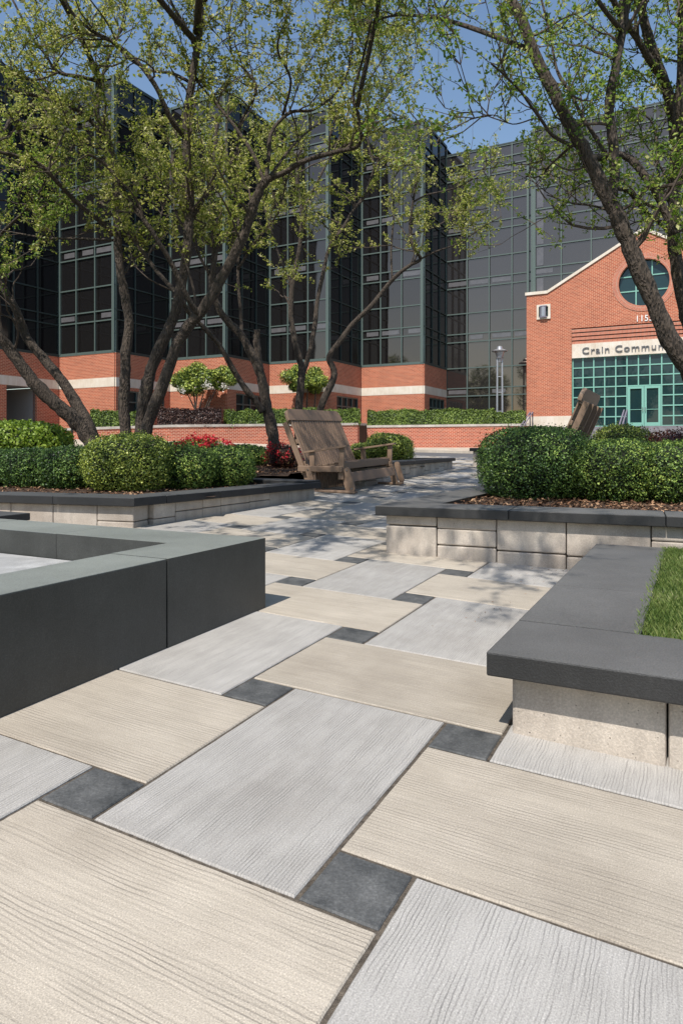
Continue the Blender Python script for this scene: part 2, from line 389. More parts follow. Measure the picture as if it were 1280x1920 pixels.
M['core_p'] = plain('shaded_purple_twigs', (.025, .015, .013), .95, 0, .4, 30)
M['blade'] = leaf_mat('grass_blade', [(.1, (.06, .11, .02)), (.5, (.15, .22, .045)), (.85, (.30, .35, .11)), (1, (.50, .47, .28))], .35, .5, 1, 5)

# ================================================================ THE GROUND
def struct(o): o['kind'] = 'structure'; return o
def gz(x, y): return GX * max(-8, min(25, x)) + GY * max(-25, min(19, y))
def sheet(name, xs, ys, zf, m):
    b = MB()
    for i in range(len(xs) - 1):
        for j in range(len(ys) - 1):
            b.face([(x, y, zf(x, y)) for x, y in ((xs[i], ys[j]), (xs[i + 1], ys[j]), (xs[i + 1], ys[j + 1]), (xs[i], ys[j + 1]))])
    return struct(b.build(name, m))
sheet('ground', [-900, -300, -100, -45, -20, -8, 0, 10, 25, 100, 300, 900], [-900, -300, -100, -25, -10, 0, 10, 19, 40, 100, 300, 900],
      lambda x, y: gz(x, y) - .10, M['lawn'])

# paving: basket weave of long slabs (1.0 x 0.6 m) with 0.2 m squares at the corners
S = .2; W_ = 3.07 * S; L_ = W_ + 2 * S; PP = W_ + S; J = .0055
pb = MB(); jb = MB()
V_END, U0, U1 = 19.4, -6.0, 8.0
def in_bed(u, v):
    return (u < -4.5 and v > 4.2) or (u > -.1 and v > 4.6 and u < 4) or (-4 > u and v < -1) or u > 7.5
def slab(u, v, du, dv, mi, along_v):
    if v + dv < -2.6 or v > V_END or u + du < U0 or u > U1 or in_bed(u + du / 2, v + dv / 2) and not v > 16: return
    a, b_, c_, d_ = u + J, u + du - J, v + J, min(v + dv, V_END) - J
    if d_ - c_ < .05: return
    near = v < 6; e = .0035; k = random.uniform(-.0012, .0012)
    ox, oy = random.uniform(0, 90), random.uniform(0, 90)
    def uvq(pts):
        return [((q[1] - c_ + ox, q[0] - a + oy) if along_v else (q[0] - a + ox, q[1] - c_ + oy)) for q in pts]
    top = [(a + e, c_ + e), (b_ - e, c_ + e), (b_ - e, d_ - e), (a + e, d_ - e)]
    rim = [(a, c_), (b_, c_), (b_, d_), (a, d_)]
    # slightly worn corner and wandering edge close to the camera
    def sub(p, q, n):
        return [(p[0] + (q[0] - p[0]) * i / n, p[1] + (q[1] - p[1]) * i / n) for i in range(n)]
    n = 28 if near else 1
    tp, rm = [], []
    for i in range(4):
        s1 = sub(top[i], top[(i + 1) % 4], n); s2 = sub(rim[i], rim[(i + 1) % 4], n)
        for k2 in range(n):
            w = random.uniform(-.0007, .0007) if near else 0
            nx, ny = [(0, 1), (-1, 0), (0, -1), (1, 0)][i]
            tp.append((s1[k2][0] + nx * w, s1[k2][1] + ny * w)); rm.append((s2[k2][0] + nx * w, s2[k2][1] + ny * w))
    pb.face([Q(p[0], p[1], dz=k) for p in tp], mi, uvq(tp))
    m_ = len(tp)
    for i in range(m_):
        j = (i + 1) % m_
        pb.face([Q(*rm[i], dz=k - .004), Q(*rm[j], dz=k - .004), Q(*tp[j], dz=k), Q(*tp[i], dz=k)], mi, uvq([rm[i], rm[j], tp[j], tp[i]]))
        pb.face([Q(*rm[i], dz=-.02), Q(*rm[j], dz=-.02), Q(*rm[j], dz=k - .004), Q(*rm[i], dz=k - .004)], mi, uvq([rm[i], rm[j], rm[j], rm[i]]))
for mI in range(-20, 24):
    for nI in range(-20, 24):
        gu, gv = (mI + nI) * PP, (nI - mI) * PP
        if not (U0 - 2 < gu < U1 + 1 and -4 < gv < V_END + 1): continue
        slab(gu, gv, W_, L_, 1, True)
        slab(gu + W_, gv + S, L_, W_, 0, False)
        slab(gu + W_, gv, S, S, 2, True)
        slab(gu + W_, gv + S + W_, S, S, 2, True)
struct(pb.build('paving', [M['beige'], M['grey_slab'], M['square']], origin=(0, 0, 0)))
nj = 30
jb.face([Q(U0, -2.6, dz=-.006), Q(U1, -2.6, dz=-.006), Q(U1, V_END, dz=-.006), Q(U0, V_END, dz=-.006)])
jb.face([Q(U0, V_END, dz=-.006), Q(U1, V_END, dz=-.006), Q(U1, V_END, dz=-.3), Q(U0, V_END, dz=-.3)])
struct(jb.build('joint_sand', M['joint'], origin=(0, 0, 0)))
# road, far sidewalk with kerb
GP = Vector((12.07, 44.9, 0))               # foot of the entrance gable's left corner
WE = P3(990, 0, 41.2); WE.z = 0             # right end of the low brick wall
WL = [(WE, 2.35, .90), (P3(686, 0, 43.3), 2.30, .90), (P3(670, 0, 42.1), 2.42, .93), (P3(422, 0, 39.2), 2.25, 1.22), (P3(320, 0, 38.2), 2.19, 1.30), (P3(175, 0, 37.2), 2.03, 1.40), (P3(90, 0, 36.8), 1.93, 1.44)]
WL = [(Vector((p.x, p.y, 0)), a, b_) for p, a, b_ in WL]   # plan point, top of the coping, foot
def rz_(p): return .735 - .0207 * max(-8, min(25, p.x))
rb = MB()
n0 = Q(-60, 19.42, 0); n1 = Q(40, 19.42, 0); f0 = WE - UB * 70 - VB * 3.2; f1 = WE + UB * 40 - VB * 3.2
for i in range(20):
    a, c = i / 20, (i + 1) / 20
    q = [n0.lerp(n1, a), n0.lerp(n1, c), f0.lerp(f1, c), f0.lerp(f1, a)]
    rb.face([(p.x, p.y, (T(max(-8, min(25, p.x)), min(p.y, 21)) - .035) if k < 2 else rz_(p)) for k, p in enumerate(q)])
struct(rb.build('road', M['asphalt'], origin=(0, 0, 0)))
sb = MB()
sl_ = [(WE + UB * 40, 0, .90)] + WL + [(WL[-1][0] + Vector((-60, -3, 0)), 0, 1.5)]
for (A, _, za), (B, _, zb_) in zip(sl_, sl_[1:]):
    if abs((A - B).length) < 2: continue
    fA, fB = A - VB * 3.2, B - VB * 3.2; fA.z = rz_(fA) + .14; fB.z = rz_(fB) + .14
    bA, bB = A + VB * .5, B + VB * .5; bA.z, bB.z = za + .01, zb_ + .01
    sb.hexa([Vector((q.x, q.y, .3)) for q in (fB, fA, bA, bB)], [fB, fA, bA, bB])
struct(sb.build('sidewalk', M['walk'], origin=(0, 0, 0)))

# ================================================================ LOW GARDEN WALLS
def course_wall(bb, P, d, L, hgt, zb, inward, seed=0, thick=.24, lens=(.38, .46), z_bot=None):
    """face of bevelled blocks from P along d; zb = top z, goes down below the ground"""
    r = random.Random(seed); t = 0; zt = zb; k = seed
    while t < L - .02:
        ln = min(r.choice((.30, .40, .46, .50)), L - t)
        if L - t - ln < .12: ln = L - t
        p = P + d * t; g = T(p.x, p.y)
        bot = g - .06; hh = zt - g
        pat = r.choice(('full', 'split_top', 'three', 'split_low', 'split_low')) if hh > .2 else r.choice(('full', 'split_mid'))
        cuts = {'full': [], 'split_top': [.30], 'three': [.30, .68], 'split_low': [.72], 'split_mid': [.5]}[pat]
        zs = [zt] + [zt - hh * c for c in cuts] + [bot]
        for i in range(len(zs) - 1):
            gap = .003; a = Vector((p.x, p.y, zs[i + 1] + (gap if i < len(zs) - 2 else 0)))
            off = inward * r.uniform(0, .003)
            bb.box(a + d * gap + off, d * (ln - 2 * gap), inward * thick, Z * (zs[i] - zs[i + 1] - gap))
        t += ln; k += 1
def cope_run(cb, P, d, L, inward, width, z, th, step=.62, first=None, seed=0):
    r = random.Random(seed); t = 0; i = 0
    while t < L - .01:
        ln = first if (i == 0 and first) else step
        ln = min(ln, L - t)
        if L - t - ln < .15: ln = L - t
        p = P + d * t
        cb.box(Vector((p.x, p.y, z - th + r.uniform(-.001, .001))) + d * .002, d * (ln - .004), inward * width, Z * th); t += ln; i += 1

# --- front right seat wall (raised lawn)
sw = empty('raised_planter', Q(.83, 1.05), 'low pale block wall with broad charcoal coping around the lawn at right', 'garden wall')
b = MB(); zc = .28
for k, ln in enumerate((.472, .492, .492, .492, .492, .492)):
    a = Q(.835 + (.478 + .498 * (k - 1) if k else 0), 1.045 + (.003 if k % 2 else 0), 0); g_ = T(a.x, a.y) - .06
    b.box(Vector((a.x, a.y, g_)), U * ln, V * .25, Z * (zc - g_))
b.build('wall_blocks', M['block'], sw, bevel=.012, seg=2)
b = MB(); course_wall(b, Q(.838, 1.30, 0), V, 2.5, 0, zc, U, 5, .25)
b.build('side_wall_blocks', M['block'], sw, bevel=.012, seg=2)
b = MB()
cope_run(b, Q(.77, .955, 0), U, 3.7, V, .462, zc + .08, .08, 1.6, seed=1)
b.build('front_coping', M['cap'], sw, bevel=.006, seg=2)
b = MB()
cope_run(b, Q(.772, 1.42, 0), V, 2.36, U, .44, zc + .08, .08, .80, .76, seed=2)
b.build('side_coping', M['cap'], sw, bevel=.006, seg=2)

# --- middle right planter
DM = Vector((math.cos(R(-23)), math.sin(R(-23)), 0)); DMi = Vector((-DM.y, DM.x, 0))
mp_ = empty('raised_planter', P3(722, 1035, 5.51), 'block planter with charcoal coping below the big dark green boxwood at right', 'garden wall', 'charcoal topped block planters')
Pm = Vector((.352, 5.51, 0)); zm = .487
b = MB()
r_ = random.Random(4); tt = 0
for ln, cuts in ((.42, [.27]), (.46, [.30, .70]), (.50, [.72]), (.56, [.72]), (.50, [.3, .72]), (.5, []), (.45, [.3]), (.5, [.7]), (.5, [.3, .7])):
    p = Pm + DM * tt; g = T(p.x, p.y); hh = zm - g; zs = [zm] + [zm - hh * c for c in cuts] + [g - .08]
    for i in range(len(zs) - 1):
        a = Vector((p.x, p.y, zs[i + 1] + (.004 if i < len(zs) - 2 else 0)))
        b.box(a + DM * .003 + DMi * r_.uniform(0, .004), DM * (ln - .006), DMi * .25, Z * (zs[i] - zs[i + 1] - .004))
    tt += ln
b.build('wall_blocks', M['block'], mp_, bevel=.011, seg=2)
b = MB(); course_wall(b, Pm + V * .27, V, 5.2, 0, zm, U, 8, .25)
b.build('side_wall_blocks', M['block'], mp_, bevel=.011, seg=2)
b = MB(); cope_run(b, Pm - DM * .07 - DMi * .06, DM, 4.5, DMi, .42, zm + .075, .075, 1.05, seed=3)
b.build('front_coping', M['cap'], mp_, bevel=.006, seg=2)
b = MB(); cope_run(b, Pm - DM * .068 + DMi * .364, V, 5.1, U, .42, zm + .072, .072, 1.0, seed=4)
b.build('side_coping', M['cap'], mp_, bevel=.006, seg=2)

# --- left planter (below the boxwood balls), in front of and beside the glider bench
lp = empty('raised_planter', P3(250, 991, 6.41), 'long block planter with dark coping below the boxwood balls at left', 'garden wall', 'charcoal topped block planters')
Pl = P3(250, 991, 6.41); Pl.z = 0; zl = .475
dl = (P3(590, 935, 9.15) - P3(250, 991, 6.41)); dl.z = 0; Ll = dl.length; dl.normalize(); dli = Vector((-dl.y, dl.x, 0))
df = Vector((-3.42, 6.86, 0)) - Pl; df.normalize(); dfi = Vector((df.y, -df.x, 0))
b = MB(); course_wall(b, Pl, df, 6.0, 0, zl, dfi, 21, .25)
b.build('wall_blocks', M['block'], lp, bevel=.010, seg=2)
b = MB(); course_wall(b, Pl + dl * .26, dl, Ll - .26, 0, zl, dli, 14, .25)
b.build('side_wall_blocks', M['block'], lp, bevel=.010, seg=2)
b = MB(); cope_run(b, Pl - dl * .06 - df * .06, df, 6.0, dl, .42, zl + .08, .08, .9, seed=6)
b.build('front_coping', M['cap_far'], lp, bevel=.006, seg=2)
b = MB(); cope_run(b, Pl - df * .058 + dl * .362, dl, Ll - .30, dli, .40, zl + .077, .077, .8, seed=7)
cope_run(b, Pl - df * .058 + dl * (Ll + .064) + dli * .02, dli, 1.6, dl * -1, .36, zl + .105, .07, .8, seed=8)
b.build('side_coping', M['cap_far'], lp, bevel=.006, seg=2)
b = MB(); course_wall(b, Pl + dl * Ll + dli * .26, dli, 1.3, 0, zl + .034, dl * -1, 31, .25)
b.build('return_wall_blocks', M['block'], lp, bevel=.010, seg=2)

# --- far planter beyond the bench
fp = empty('raised_planter', Q(-3.62, 9.95), 'low block planter running away behind the glider bench', 'garden wall', 'charcoal topped block planters')
zf = .68
fa = P3(728, 0, 12.0); fa.z = 0; fe = P3(848, 0, 16.0); fe.z = 0; fd = (fe - fa).normalized(); fl = (fe - fa).length; fi = Vector((-fd.y, fd.x, 0))
b = MB(); course_wall(b, fa - fd * 1.1, fd, fl + 1.1, 0, zf, fi, 9, .25); course_wall(b, fe + fi * .26, fi, 2.2, 0, zf, fd * -1, 10, .25)
b.build('wall_blocks', M['block'], fp, bevel=.010)
b = MB(); cope_run(b, fa - fd * 1.15 - fi * .06, fd, fl + 1.2, fi, .42, zf + .07, .07, .8); cope_run(b, fe + fd * .05 + fi * .362, fi, 2.0, fd * -1, .42, zf + .07, .07, .8)
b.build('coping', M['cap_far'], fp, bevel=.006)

# --- small planter end right of the path, far
sp_ = empty('raised_planter', P3(886, 870, 16.7), 'short grey block wall end beyond the big dark boxwood', 'garden wall', 'charcoal topped block planters')
b = MB(); ps = P3(886, 0, 16.7); ps.z = 0
course_wall(b, ps, U, 3.2, 0, .90, V, 12, .25); course_wall(b, ps + V * .26, V, 3.5, 0, .90, U, 13, .25)
b.build('wall_blocks', M['block'], sp_, bevel=.010)
b = MB(); cope_run(b, ps - U * .07 - V * .06, U, 3.3, V, .42, .98, .08, .8); cope_run(b, ps - U * .07 + V * .362, V, 3.4, U, .42, .98, .08, .8)
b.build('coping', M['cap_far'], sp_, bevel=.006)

# --- dark slab-sided basin at left
fz = .5376 - .008
ba = empty('garden_basin', Q(-.72, 1.905), 'square blue-black concrete basin with thick rim and pale granite bottom', 'basin')
b = MB()
def wb(u0, v0, u1, v1, z0=None):
    o = Q(u0 + .002, v0 + .002, 0); o.z = -.15
    b.box(o, U * (u1 - u0 - .004), V * (v1 - v0 - .004), Z * (fz + .15))
uo, ui, vo, vi = -.728, -1.075, 1.905, 1.50
wb(ui, -2.6, uo, -.95); wb(ui, -.95, uo, .08); wb(ui, .08, uo, 1.112)
# corner block, L shaped
o = Q(ui, 1.112, -.15)
pts = [Q(ui, 1.114, -.15), Q(uo, 1.114, -.15), Q(uo, vo, -.15), Q(-1.90, vo, -.15), Q(-1.90, vi, -.15), Q(ui, vi, -.15)]
b.prism(pts, Z * (fz + .15))
wb(-2.75, vi, -1.904, vo); wb(-3.6, vi, -2.754, vo); wb(-4.6, vi, -3.604, vo)
wb(-4.6, -2.6, -4.25, 1.5)
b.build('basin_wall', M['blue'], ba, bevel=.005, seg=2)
b = MB(); o = Q(-4.24, -2.6, -.1); b.box(o, U * (4.24 - 1.08), V * (4.09), Z * (fz - .145 + .1)); b.build('basin_bottom', M['floor'], ba)
# --- dark bench-height slab at the far left
ps = P3(41, 975, 5.6); z_ = H - (965 - HOR) / F * 5.6
b = MB(); b.box(Vector((ps.x - 1.6, ps.y + .52, z_ - .06)), U * 1.6, V * .4, Z * .06)
b2 = MB(); b2.box(Vector((ps.x - 1.5, ps.y + .53, 0)), U * 1.42, V * .28, Z * (z_ - .062))
sl = empty('stone_seat', (ps.x - .8, ps.y + .4, T(ps.x, ps.y)), 'end of a dark stone seat just behind the basin at the left edge', 'seat')
b.build('seat_slab', M['cap_far'], sl, bevel=.005); b2.build('seat_base', M['block'], sl, bevel=.01)

# ================================================================ SOIL AND MULCH
def bed(name, outline, zfun, n=14):
    """filled polygon subdivided a little"""
    b = MB(); b.face([(p.x, p.y, zfun(p)) for p in outline]); return b.build(name, M['soil'])
soil_L = [Pl + dl * .25 + df * .2, Pl + dl * (Ll - .2) + dli * .2, Pl + dl * (Ll - .1) + dli * 1.6, Q(-4.35, 9.9, 0), fa - fd * .9 + fi * .2, fe + fi * .2 - fd * .2, fe + fi * 2.2 - fd * .2, Q(-6.2, 17.8, 0), Q(-12, 20.5, 0), Q(-30, 20.5, 0), Q(-22, 3.0, 0), Pl + dl * .25 + df * 5.9]
def zs_L(x, y): return max(T(max(x, -5), min(y, 15)) + .17, .505)
def zs_M(x, y): return max(T(x, y) + .14, .52)
def point_in(poly, x, y):
    c = False; n = len(poly)
    for i in range(n):
        a, b2 = poly[i], poly[i - 1]
        if (a.y > y) != (b2.y > y) and x < (b2.x - a.x) * (y - a.y) / (b2.y - a.y) + a.x: c = not c
    return c
soil_M = [Pm + DM * .2 + DMi * .3, Pm + DM * 4.8 + DMi * .3, Pm + DM * 7 + V * 9, Pm + U * .3 + V * 5.5]
sb_ = MB()
for poly, zf_ in ((soil_L, zs_L), (soil_M, zs_M)):
    pts = [Vector((p.x, p.y, 0)) for p in poly]
    xs = [p.x for p in pts]; ys = [p.y for p in pts]; st = .5
    # tessellate then drape by a fine grid of cells inside
    x = min(xs)
    while x < max(xs):
        y = min(ys)
        while y < max(ys):
            if point_in(pts, x + st / 2, y + st / 2):
                sb_.face([(a, c, zf_(a, c)) for a, c in ((x, y), (x + st, y), (x + st, y + st), (x, y + st))])
            y += st
        x += st
    for tri in geometry.tessellate_polygon([pts]):
        sb_.face([(pts[i].x, pts[i].y, zf_(pts[i].x, pts[i].y) - .006) for i in tri])
struct(sb_.build('soil', M['soil'], origin=(0, 0, 0)))
cen = []
def chips(poly, zf_, n, box_):
    k = 0
    while k < n:
        x = random.uniform(box_[0], box_[1]); y = random.uniform(box_[2], box_[3])
        if point_in(poly, x, y): cen.append((x, y, zf_(x, y) + random.uniform(.003, .02))); k += 1
chips(soil_L, zs_L, 16000, (-7, 1, 6, 14)); chips(soil_M, zs_M, 9000, (.3, 5, 5, 9))
# loose chips spilled on the far edge
cen = np.array(cen); nn = rng.normal(size=cen.shape) * .35 + np.array([0, 0, 1])
me = quad_mesh('bark_mulch', leaf_arrays(cen, nn, rng.uniform(.02, .06, len(cen)), .45), rng.random(len(cen)), [M['chip']])
o = link('bark_mulch', me); o['kind'] = 'stuff'; tag(o, 'reddish brown bark mulch spread over the planting beds', 'mulch')

cen = []
while len(cen) < 260:
    a = random.choice(('p', 'j', 'm'))
    if a == 'p': q = Q(random.gauss(.55, .25), random.uniform(2, 3.9))
    elif a == 'j': q = Q(random.uniform(-.7, 3), random.uniform(3.2, 8))
    else: q = Q(random.uniform(-3.1, -.9), random.uniform(3.5, 12))
    d_ = q - O0; u_, v_ = d_.dot(U), d_.dot(V)
    if u_ > .76 and v_ > .95: continue
    if u_ < -.72 and v_ < 1.95: continue
    cen.append((q.x, q.y, q.z + .006))
cen = np.array(cen); me = quad_mesh('leaf_litter', leaf_arrays(cen, rng.normal(size=cen.shape) * .3 + np.array([0, 0, 1]), rng.uniform(.005, .016, len(cen)), .5), rng.random(len(cen)), [M['chip']])
o = link('leaf_litter', me); tag(o, 'tiny dry leaf and bark bits scattered over the paving', 'litter', kind='stuff')

# lawn in the front right planter
lw = MB(); z_l = .335
pts = [Q(1.2, 1.4, z_l), Q(4.6, 1.4, z_l), Q(4.6, 3.9, z_l), Q(1.2, 3.76, z_l)]
lw.face(pts); lw.face([Q(1.2, 1.4, -.1), Q(4.6, 1.4, -.1), Q(4.6, 1.4, z_l), Q(1.2, 1.4, z_l)])
struct(lw.build('lawn_soil', M['lawn']))
n = 70000
u = rng.uniform(1.19, 3.2, n) ; v = rng.uniform(1.405, 3.80, n); u = 1.19 + (u - 1.19) * rng.random(n) ** .35
px = O0.x + u * U.x + v * V.x; py = O0.y + u * U.y + v * V.y
hgt = rng.uniform(.018, .045, n); ang = rng.uniform(0, 6.283, n); lean = rng.uniform(.1, .7, n) * hgt
bx, by = np.cos(ang), np.sin(ang); w = rng.uniform(.0008, .0015, n)
dx, dy = np.cos(ang + 1.2) * lean, np.sin(ang + 1.2) * lean
base = np.stack([px, py, np.full(n, z_l)], 1)
q0 = base - np.stack([bx * w, by * w, 0 * w], 1); q1 = base + np.stack([bx * w, by * w, 0 * w], 1)
mid = base + np.stack([dx * .35, dy * .35, hgt * .6], 1); tip = base + np.stack([dx, dy, hgt], 1)
v4 = np.stack([q0, q1, mid + np.stack([bx * w, by * w, 0 * w], 1) * .8, tip], 1).reshape(-1, 3)
me = quad_mesh('grass', v4, rng.random(n), [M['blade']]); o = link('grass', me); tag(o, 'bright green lawn grass inside the front right planter', 'grass', kind='stuff')

# ================================================================ OFFICE BUILDING
def ray_on(P, D, px):
    k = (px - CX) / F; t = (k * P.y - P.x) / (D.x - k * D.y); return P + D * t
ZL = [4.5, 5.05, 6.47, 8.3, 8.87, 10.3, 12.1, 12.7, 14.1, 15.95, 16.5, 17.9, 19.7, 20.25, 20.8]
SP = {(4.5, 5.05), (8.3, 8.87), (12.1, 12.7), (15.95, 16.5), (19.7, 20.25)}
off = empty('office_building', (2, 50, 1.9), 'dark glass office block with stepped bays above a brick base', 'building')
def curtain(P0, P1, z0, z1, outn, pane, dark_side, colm=False, corner=(True, True)):
    """glass plus a mullion grid between two plan points"""
    d = (P1 - P0); L = d.length; d.normalize()
    zs = [z0] + [z for z in ZL if z0 + .3 < z < z1 - .5] + [z1]
    gm, sp, fr = MB(), MB(), MB()
    n = max(1, round(L / pane))
    for i in range(len(zs) - 1):
        spn = (zs[i], zs[i + 1]) in SP
        tgt = gm
        for k in range(n):
            a = P0 + d * (L * k / n); b_ = P0 + d * (L * (k + 1) / n)
            tl = random.uniform(-.004, .004); tv = random.uniform(-.003, .003)
            q = [a + Z * zs[i] + outn * tl, b_ + Z * zs[i] - outn * tl, b_ + Z * zs[i + 1] - outn * (tl + tv), a + Z * zs[i + 1] + outn * (tl - tv)]
            if d.cross(Z).dot(outn) < 0: q.reverse()
            gm.face(q)
            if spn and not dark_side and random.random() < .8:
                m0, m1 = .18, .82
                sa = a + d * (L / n * .12); sb2 = b_ - d * (L / n * random.choice((.05, .05, .3)))
                hz = zs[i + 1] - zs[i]
                q = [sa + Z * (zs[i] + hz * .3), sb2 + Z * (zs[i] + hz * .3), sb2 + Z * (zs[i] + hz * .8), sa + Z * (zs[i] + hz * .8)]
                q = [p + outn * .02 for p in q]
                if d.cross(Z).dot(outn) < 0: q.reverse()
                sp.face(q)
    w = .075
    for k in range(n + 1):
        ww = .20 if (k in (0, n) and corner[0 if k == 0 else 1]) else w
        c = P0 + d * (L * k / n); s0 = -ww / 2
        if k == 0: s0 = 0
        if k == n: s0 = -ww
        fr.box(c + d * s0 + Z * z0 + outn * .005, d * ww, outn * .09, Z * (z1 - z0))
    for i, z in enumerate(zs):
        hh = .16 if i in (0, len(zs) - 1) else w
        fr.box(P0 + Z * (z - hh / 2) + outn * .004, d * L, outn * .075, Z * hh)
    for f in sp.f: gm.face([sp.v[i] for i in f], 1)
    if colm:
        for z_a, z_b in zip(zs, zs[1:]):
            if (z_a, z_b) in SP: continue
            a = P0 + d * .28 + outn * .03; gm.face([a + Z * (z_a + .12), a + d * .42 + Z * (z_a + .12), a + d * .42 + Z * (z_b - .12), a + Z * (z_b - .12)], 1)
    gm.build('glazing', [M['glass_shade'] if dark_side else (M['glass'] if P0.x > 6.5 else M['glass_l']), M['pale_interior']], off)
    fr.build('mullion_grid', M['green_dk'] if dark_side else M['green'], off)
I0 = P3(836, 0, 49.0); I0.z = 0
zg = 1.6; ROOF = 22.3; TR = 21.6
corners = [I0]; dirs = []
x_list = [(794, 'v'), (676, 'u'), (617, 'v'), (504, 'u'), (424, 'v'), (318, 'u'), (216, 'v'), (111, 'u'), (-330, 'v')]
p = I0
for px_, kd in x_list:
    p = ray_on(p, -VB if kd == 'v' else -UB, px_) ; p.z = 0; corners.append(p); dirs.append(kd)
bk, ld, win, wfr = MB(), MB(), MB(), MB()
for i, kd in enumerate(dirs):
    A, B = corners[i], corners[i + 1]; d = (B - A).normalized(); L = (B - A).length
    outn = UB if kd == 'v' else -VB
    curtain(A, B, 6.47, ROOF, outn, 1.5, kd == 'v', corner=(kd == 'u', kd == 'u'))
    # brick base, slightly proud
    def wallq(P, q, z0, z1, proud, m, th=.3, a0=0, a1=0):
        m.box(P - outn * th + Z * z0 - d * 0, q - P, outn * (th + proud), Z * (z1 - z0))
    last = i == len(dirs) - 1
    if last:
        s0 = ray_on(A, -VB, 68); s1 = ray_on(A, -VB, 11)
        wallq(A, s0, zg, 4.44, .06, bk); wallq(s1, B, zg, 4.44, .06, bk)
        wallq(A, B, 4.97, 6.40, .06, bk); wallq(A, B, 4.442, 4.968, .075, ld)
        hd = MB(); hd.box(s0 - outn * 7 + Z * zg, s1 - s0, outn * .1, Z * 3); hd.build('passage_back', M['dark'], off)
        hd = MB(); hd.box(s0 - outn * 7 + Z * 4.43, s1 - s0, outn * 7, Z * .1)
        hd.box(s0 + Z * zg - outn * 7, d * -.2, outn * 6.9, Z * 2.8); hd.box(s1 + Z * zg - outn * 7, d * .2, outn * 6.9, Z * 2.8)
        hd.build('passage_ceiling', M['ceil'], off)
    else:
        wallq(A, B, 4.97, 6.40, .06, bk); wallq(A, B, 4.442, 4.968, .075, ld)
        if kd == 'v':
            w0, w1 = A + d * (L * .12), A + d * (L * .80)
            wallq(A, w0, zg, 4.44, .06, bk); wallq(w1, B, zg, 4.44, .06, bk); wallq(w0, w1, zg, 2.9, .06, bk); wallq(w0, w1, 4.25, 4.44, .06, bk)
            wf = MB(); gm = MB(); n = 4; q = w1 - w0
            gm.box(w0 - outn * .10 + Z * 2.9, q, outn * .04, Z * 1.35)
            for k in range(n + 1): wf.box(w0 + q * (k / n) - d * .04 - outn * .05 + Z * 2.9, d * .08, outn * .08, Z * 1.35)
            for zz in (2.9, 3.55, 4.17): wf.box(w0 - outn * .052 + Z * zz, q, outn * .07, Z * .08)
            fo = wf.build('window', M['green'], off); gm.build('pane', M['pane_dull'], fo)
        else:
            wallq(A, B, zg, 4.44, .06, bk)
bk.build('brick_base', M['brick'], off); ld.build('stone_band', M['lime'], off)
# body behind, so nothing is hollow
body = [c - (UB if False else Vector((0, 0, 0))) for c in corners]
rf = MB(); poly = [Vector((c.x, c.y, ROOF - .02)) for c in corners] + [corners[-1] + VB * 30 + Z * (ROOF - .02), corners[0] + VB * 30 + Z * (ROOF - .02)]
for tri in geometry.tessellate_polygon([poly]): rf.face([poly[i] for i in tri])
rf.box(corners[0] + Z * zg + VB * 1 - UB * .5, VB * 30, -UB * .1, Z * (ROOF - zg - .1))
rf.build('roof', M['dark'], off)
# right wing: long flat front, then the nearer bay from the wide post on
TE = ray_on(I0, UB, 1004); TE.z = 0
curtain(I0, TE, 1.9, TR, -VB, 1.5, False, corner=(False, False))
TB0 = TE - VB * .9; TB0.z = 0; TB1 = TB0 + UB * 22
curtain(TB0, TB1, 1.9, TR + .15, -VB, 1.85, False, colm=True, corner=(True, False))
fr = MB(); fr.box(TE - VB * .9 - UB * .02 + Z * 1.9, UB * -.10, VB * .9, Z * (TR - 1.75)); fr.box(TB0 - UB * .42 + Z * 1.9 - VB * -.12, UB * .14, VB * .15, Z * (TR - 1.9))
fr.build('corner_post', M['green'], off)
rf = MB(); rf.box(I0 + Z * (TR - .1) + VB * .05, UB * 34, VB * 30, Z * .05); rf.box(I0 + Z * 1.7 + VB * .4, UB * 34, VB * .2, Z * (TR - 2)); rf.build('wing_roof', M['dark'], off)
b = MB(); b.box(corners[1] + Z * ROOF - VB * .12 + UB * .12, (corners[2] - corners[1]), VB * .3, Z * .08)
b.box(I0 + Z * TR - VB * .1, UB * ((TE - I0).length - .1), VB * .3, Z * .09); b.box(TB0 + Z * (TR + .15) - VB * .1, UB * 22, VB * .3, Z * .09)
b.build('parapet_cap', M['green_dk'], off)

# ================================================================ ENTRANCE GABLE
ent = empty('entrance_building', (18.3, 41.6, 2.15), 'orange brick entrance gable with round window and teal glass doors', 'building')
def E(t, z, out=0): q = GP + UB * t - VB * out; return Vector((q.x, q.y, z))
TC = 7.02; RW = 2 * TC
outer = [(0, 1.5), (2.82, 1.5), (2.82, 8.44), (RW - 2.82, 8.44), (RW - 2.82, 1.5), (RW, 1.5), (RW, 10.83), (RW - 1.3, 10.83), (TC, 14.05), (1.3, 10.83), (0, 10.83)]
NC = 48; cz, cr = 10.93, 1.42
hole = [(TC + cr * math.cos(2 * math.pi * k / NC), cz + cr * math.sin(2 * math.pi * k / NC)) for k in range(NC)]
b = MB()
vo_ = [Vector((x, y, 0)) for x, y in outer]; vh = [Vector((x, y, 0)) for x, y in hole]; al = outer + hole
for tri in geometry.tessellate_polygon([vo_, vh]):
    f = [E(*al[i]) for i in tri]
    if (f[1] - f[0]).cross(f[2] - f[0]).dot(-VB) < 0: f.reverse()
    b.face(f)
def quads(loop, dep):
    for i in range(len(loop)):
        j = (i + 1) % len(loop); b.face([E(*loop[i]), E(*loop[j]), E(*loop[j], -dep), E(*loop[i], -dep)])
quads(outer, .45); quads(hole, .35)
b.box(E(0, 1.5, -7), UB * .4, -VB * 6.9, Z * 9.3); b.box(E(RW - .4, 1.5, -7), UB * .4, -VB * 6.9, Z * 9.3)
b.build('brick_wall', M['brick'], ent)
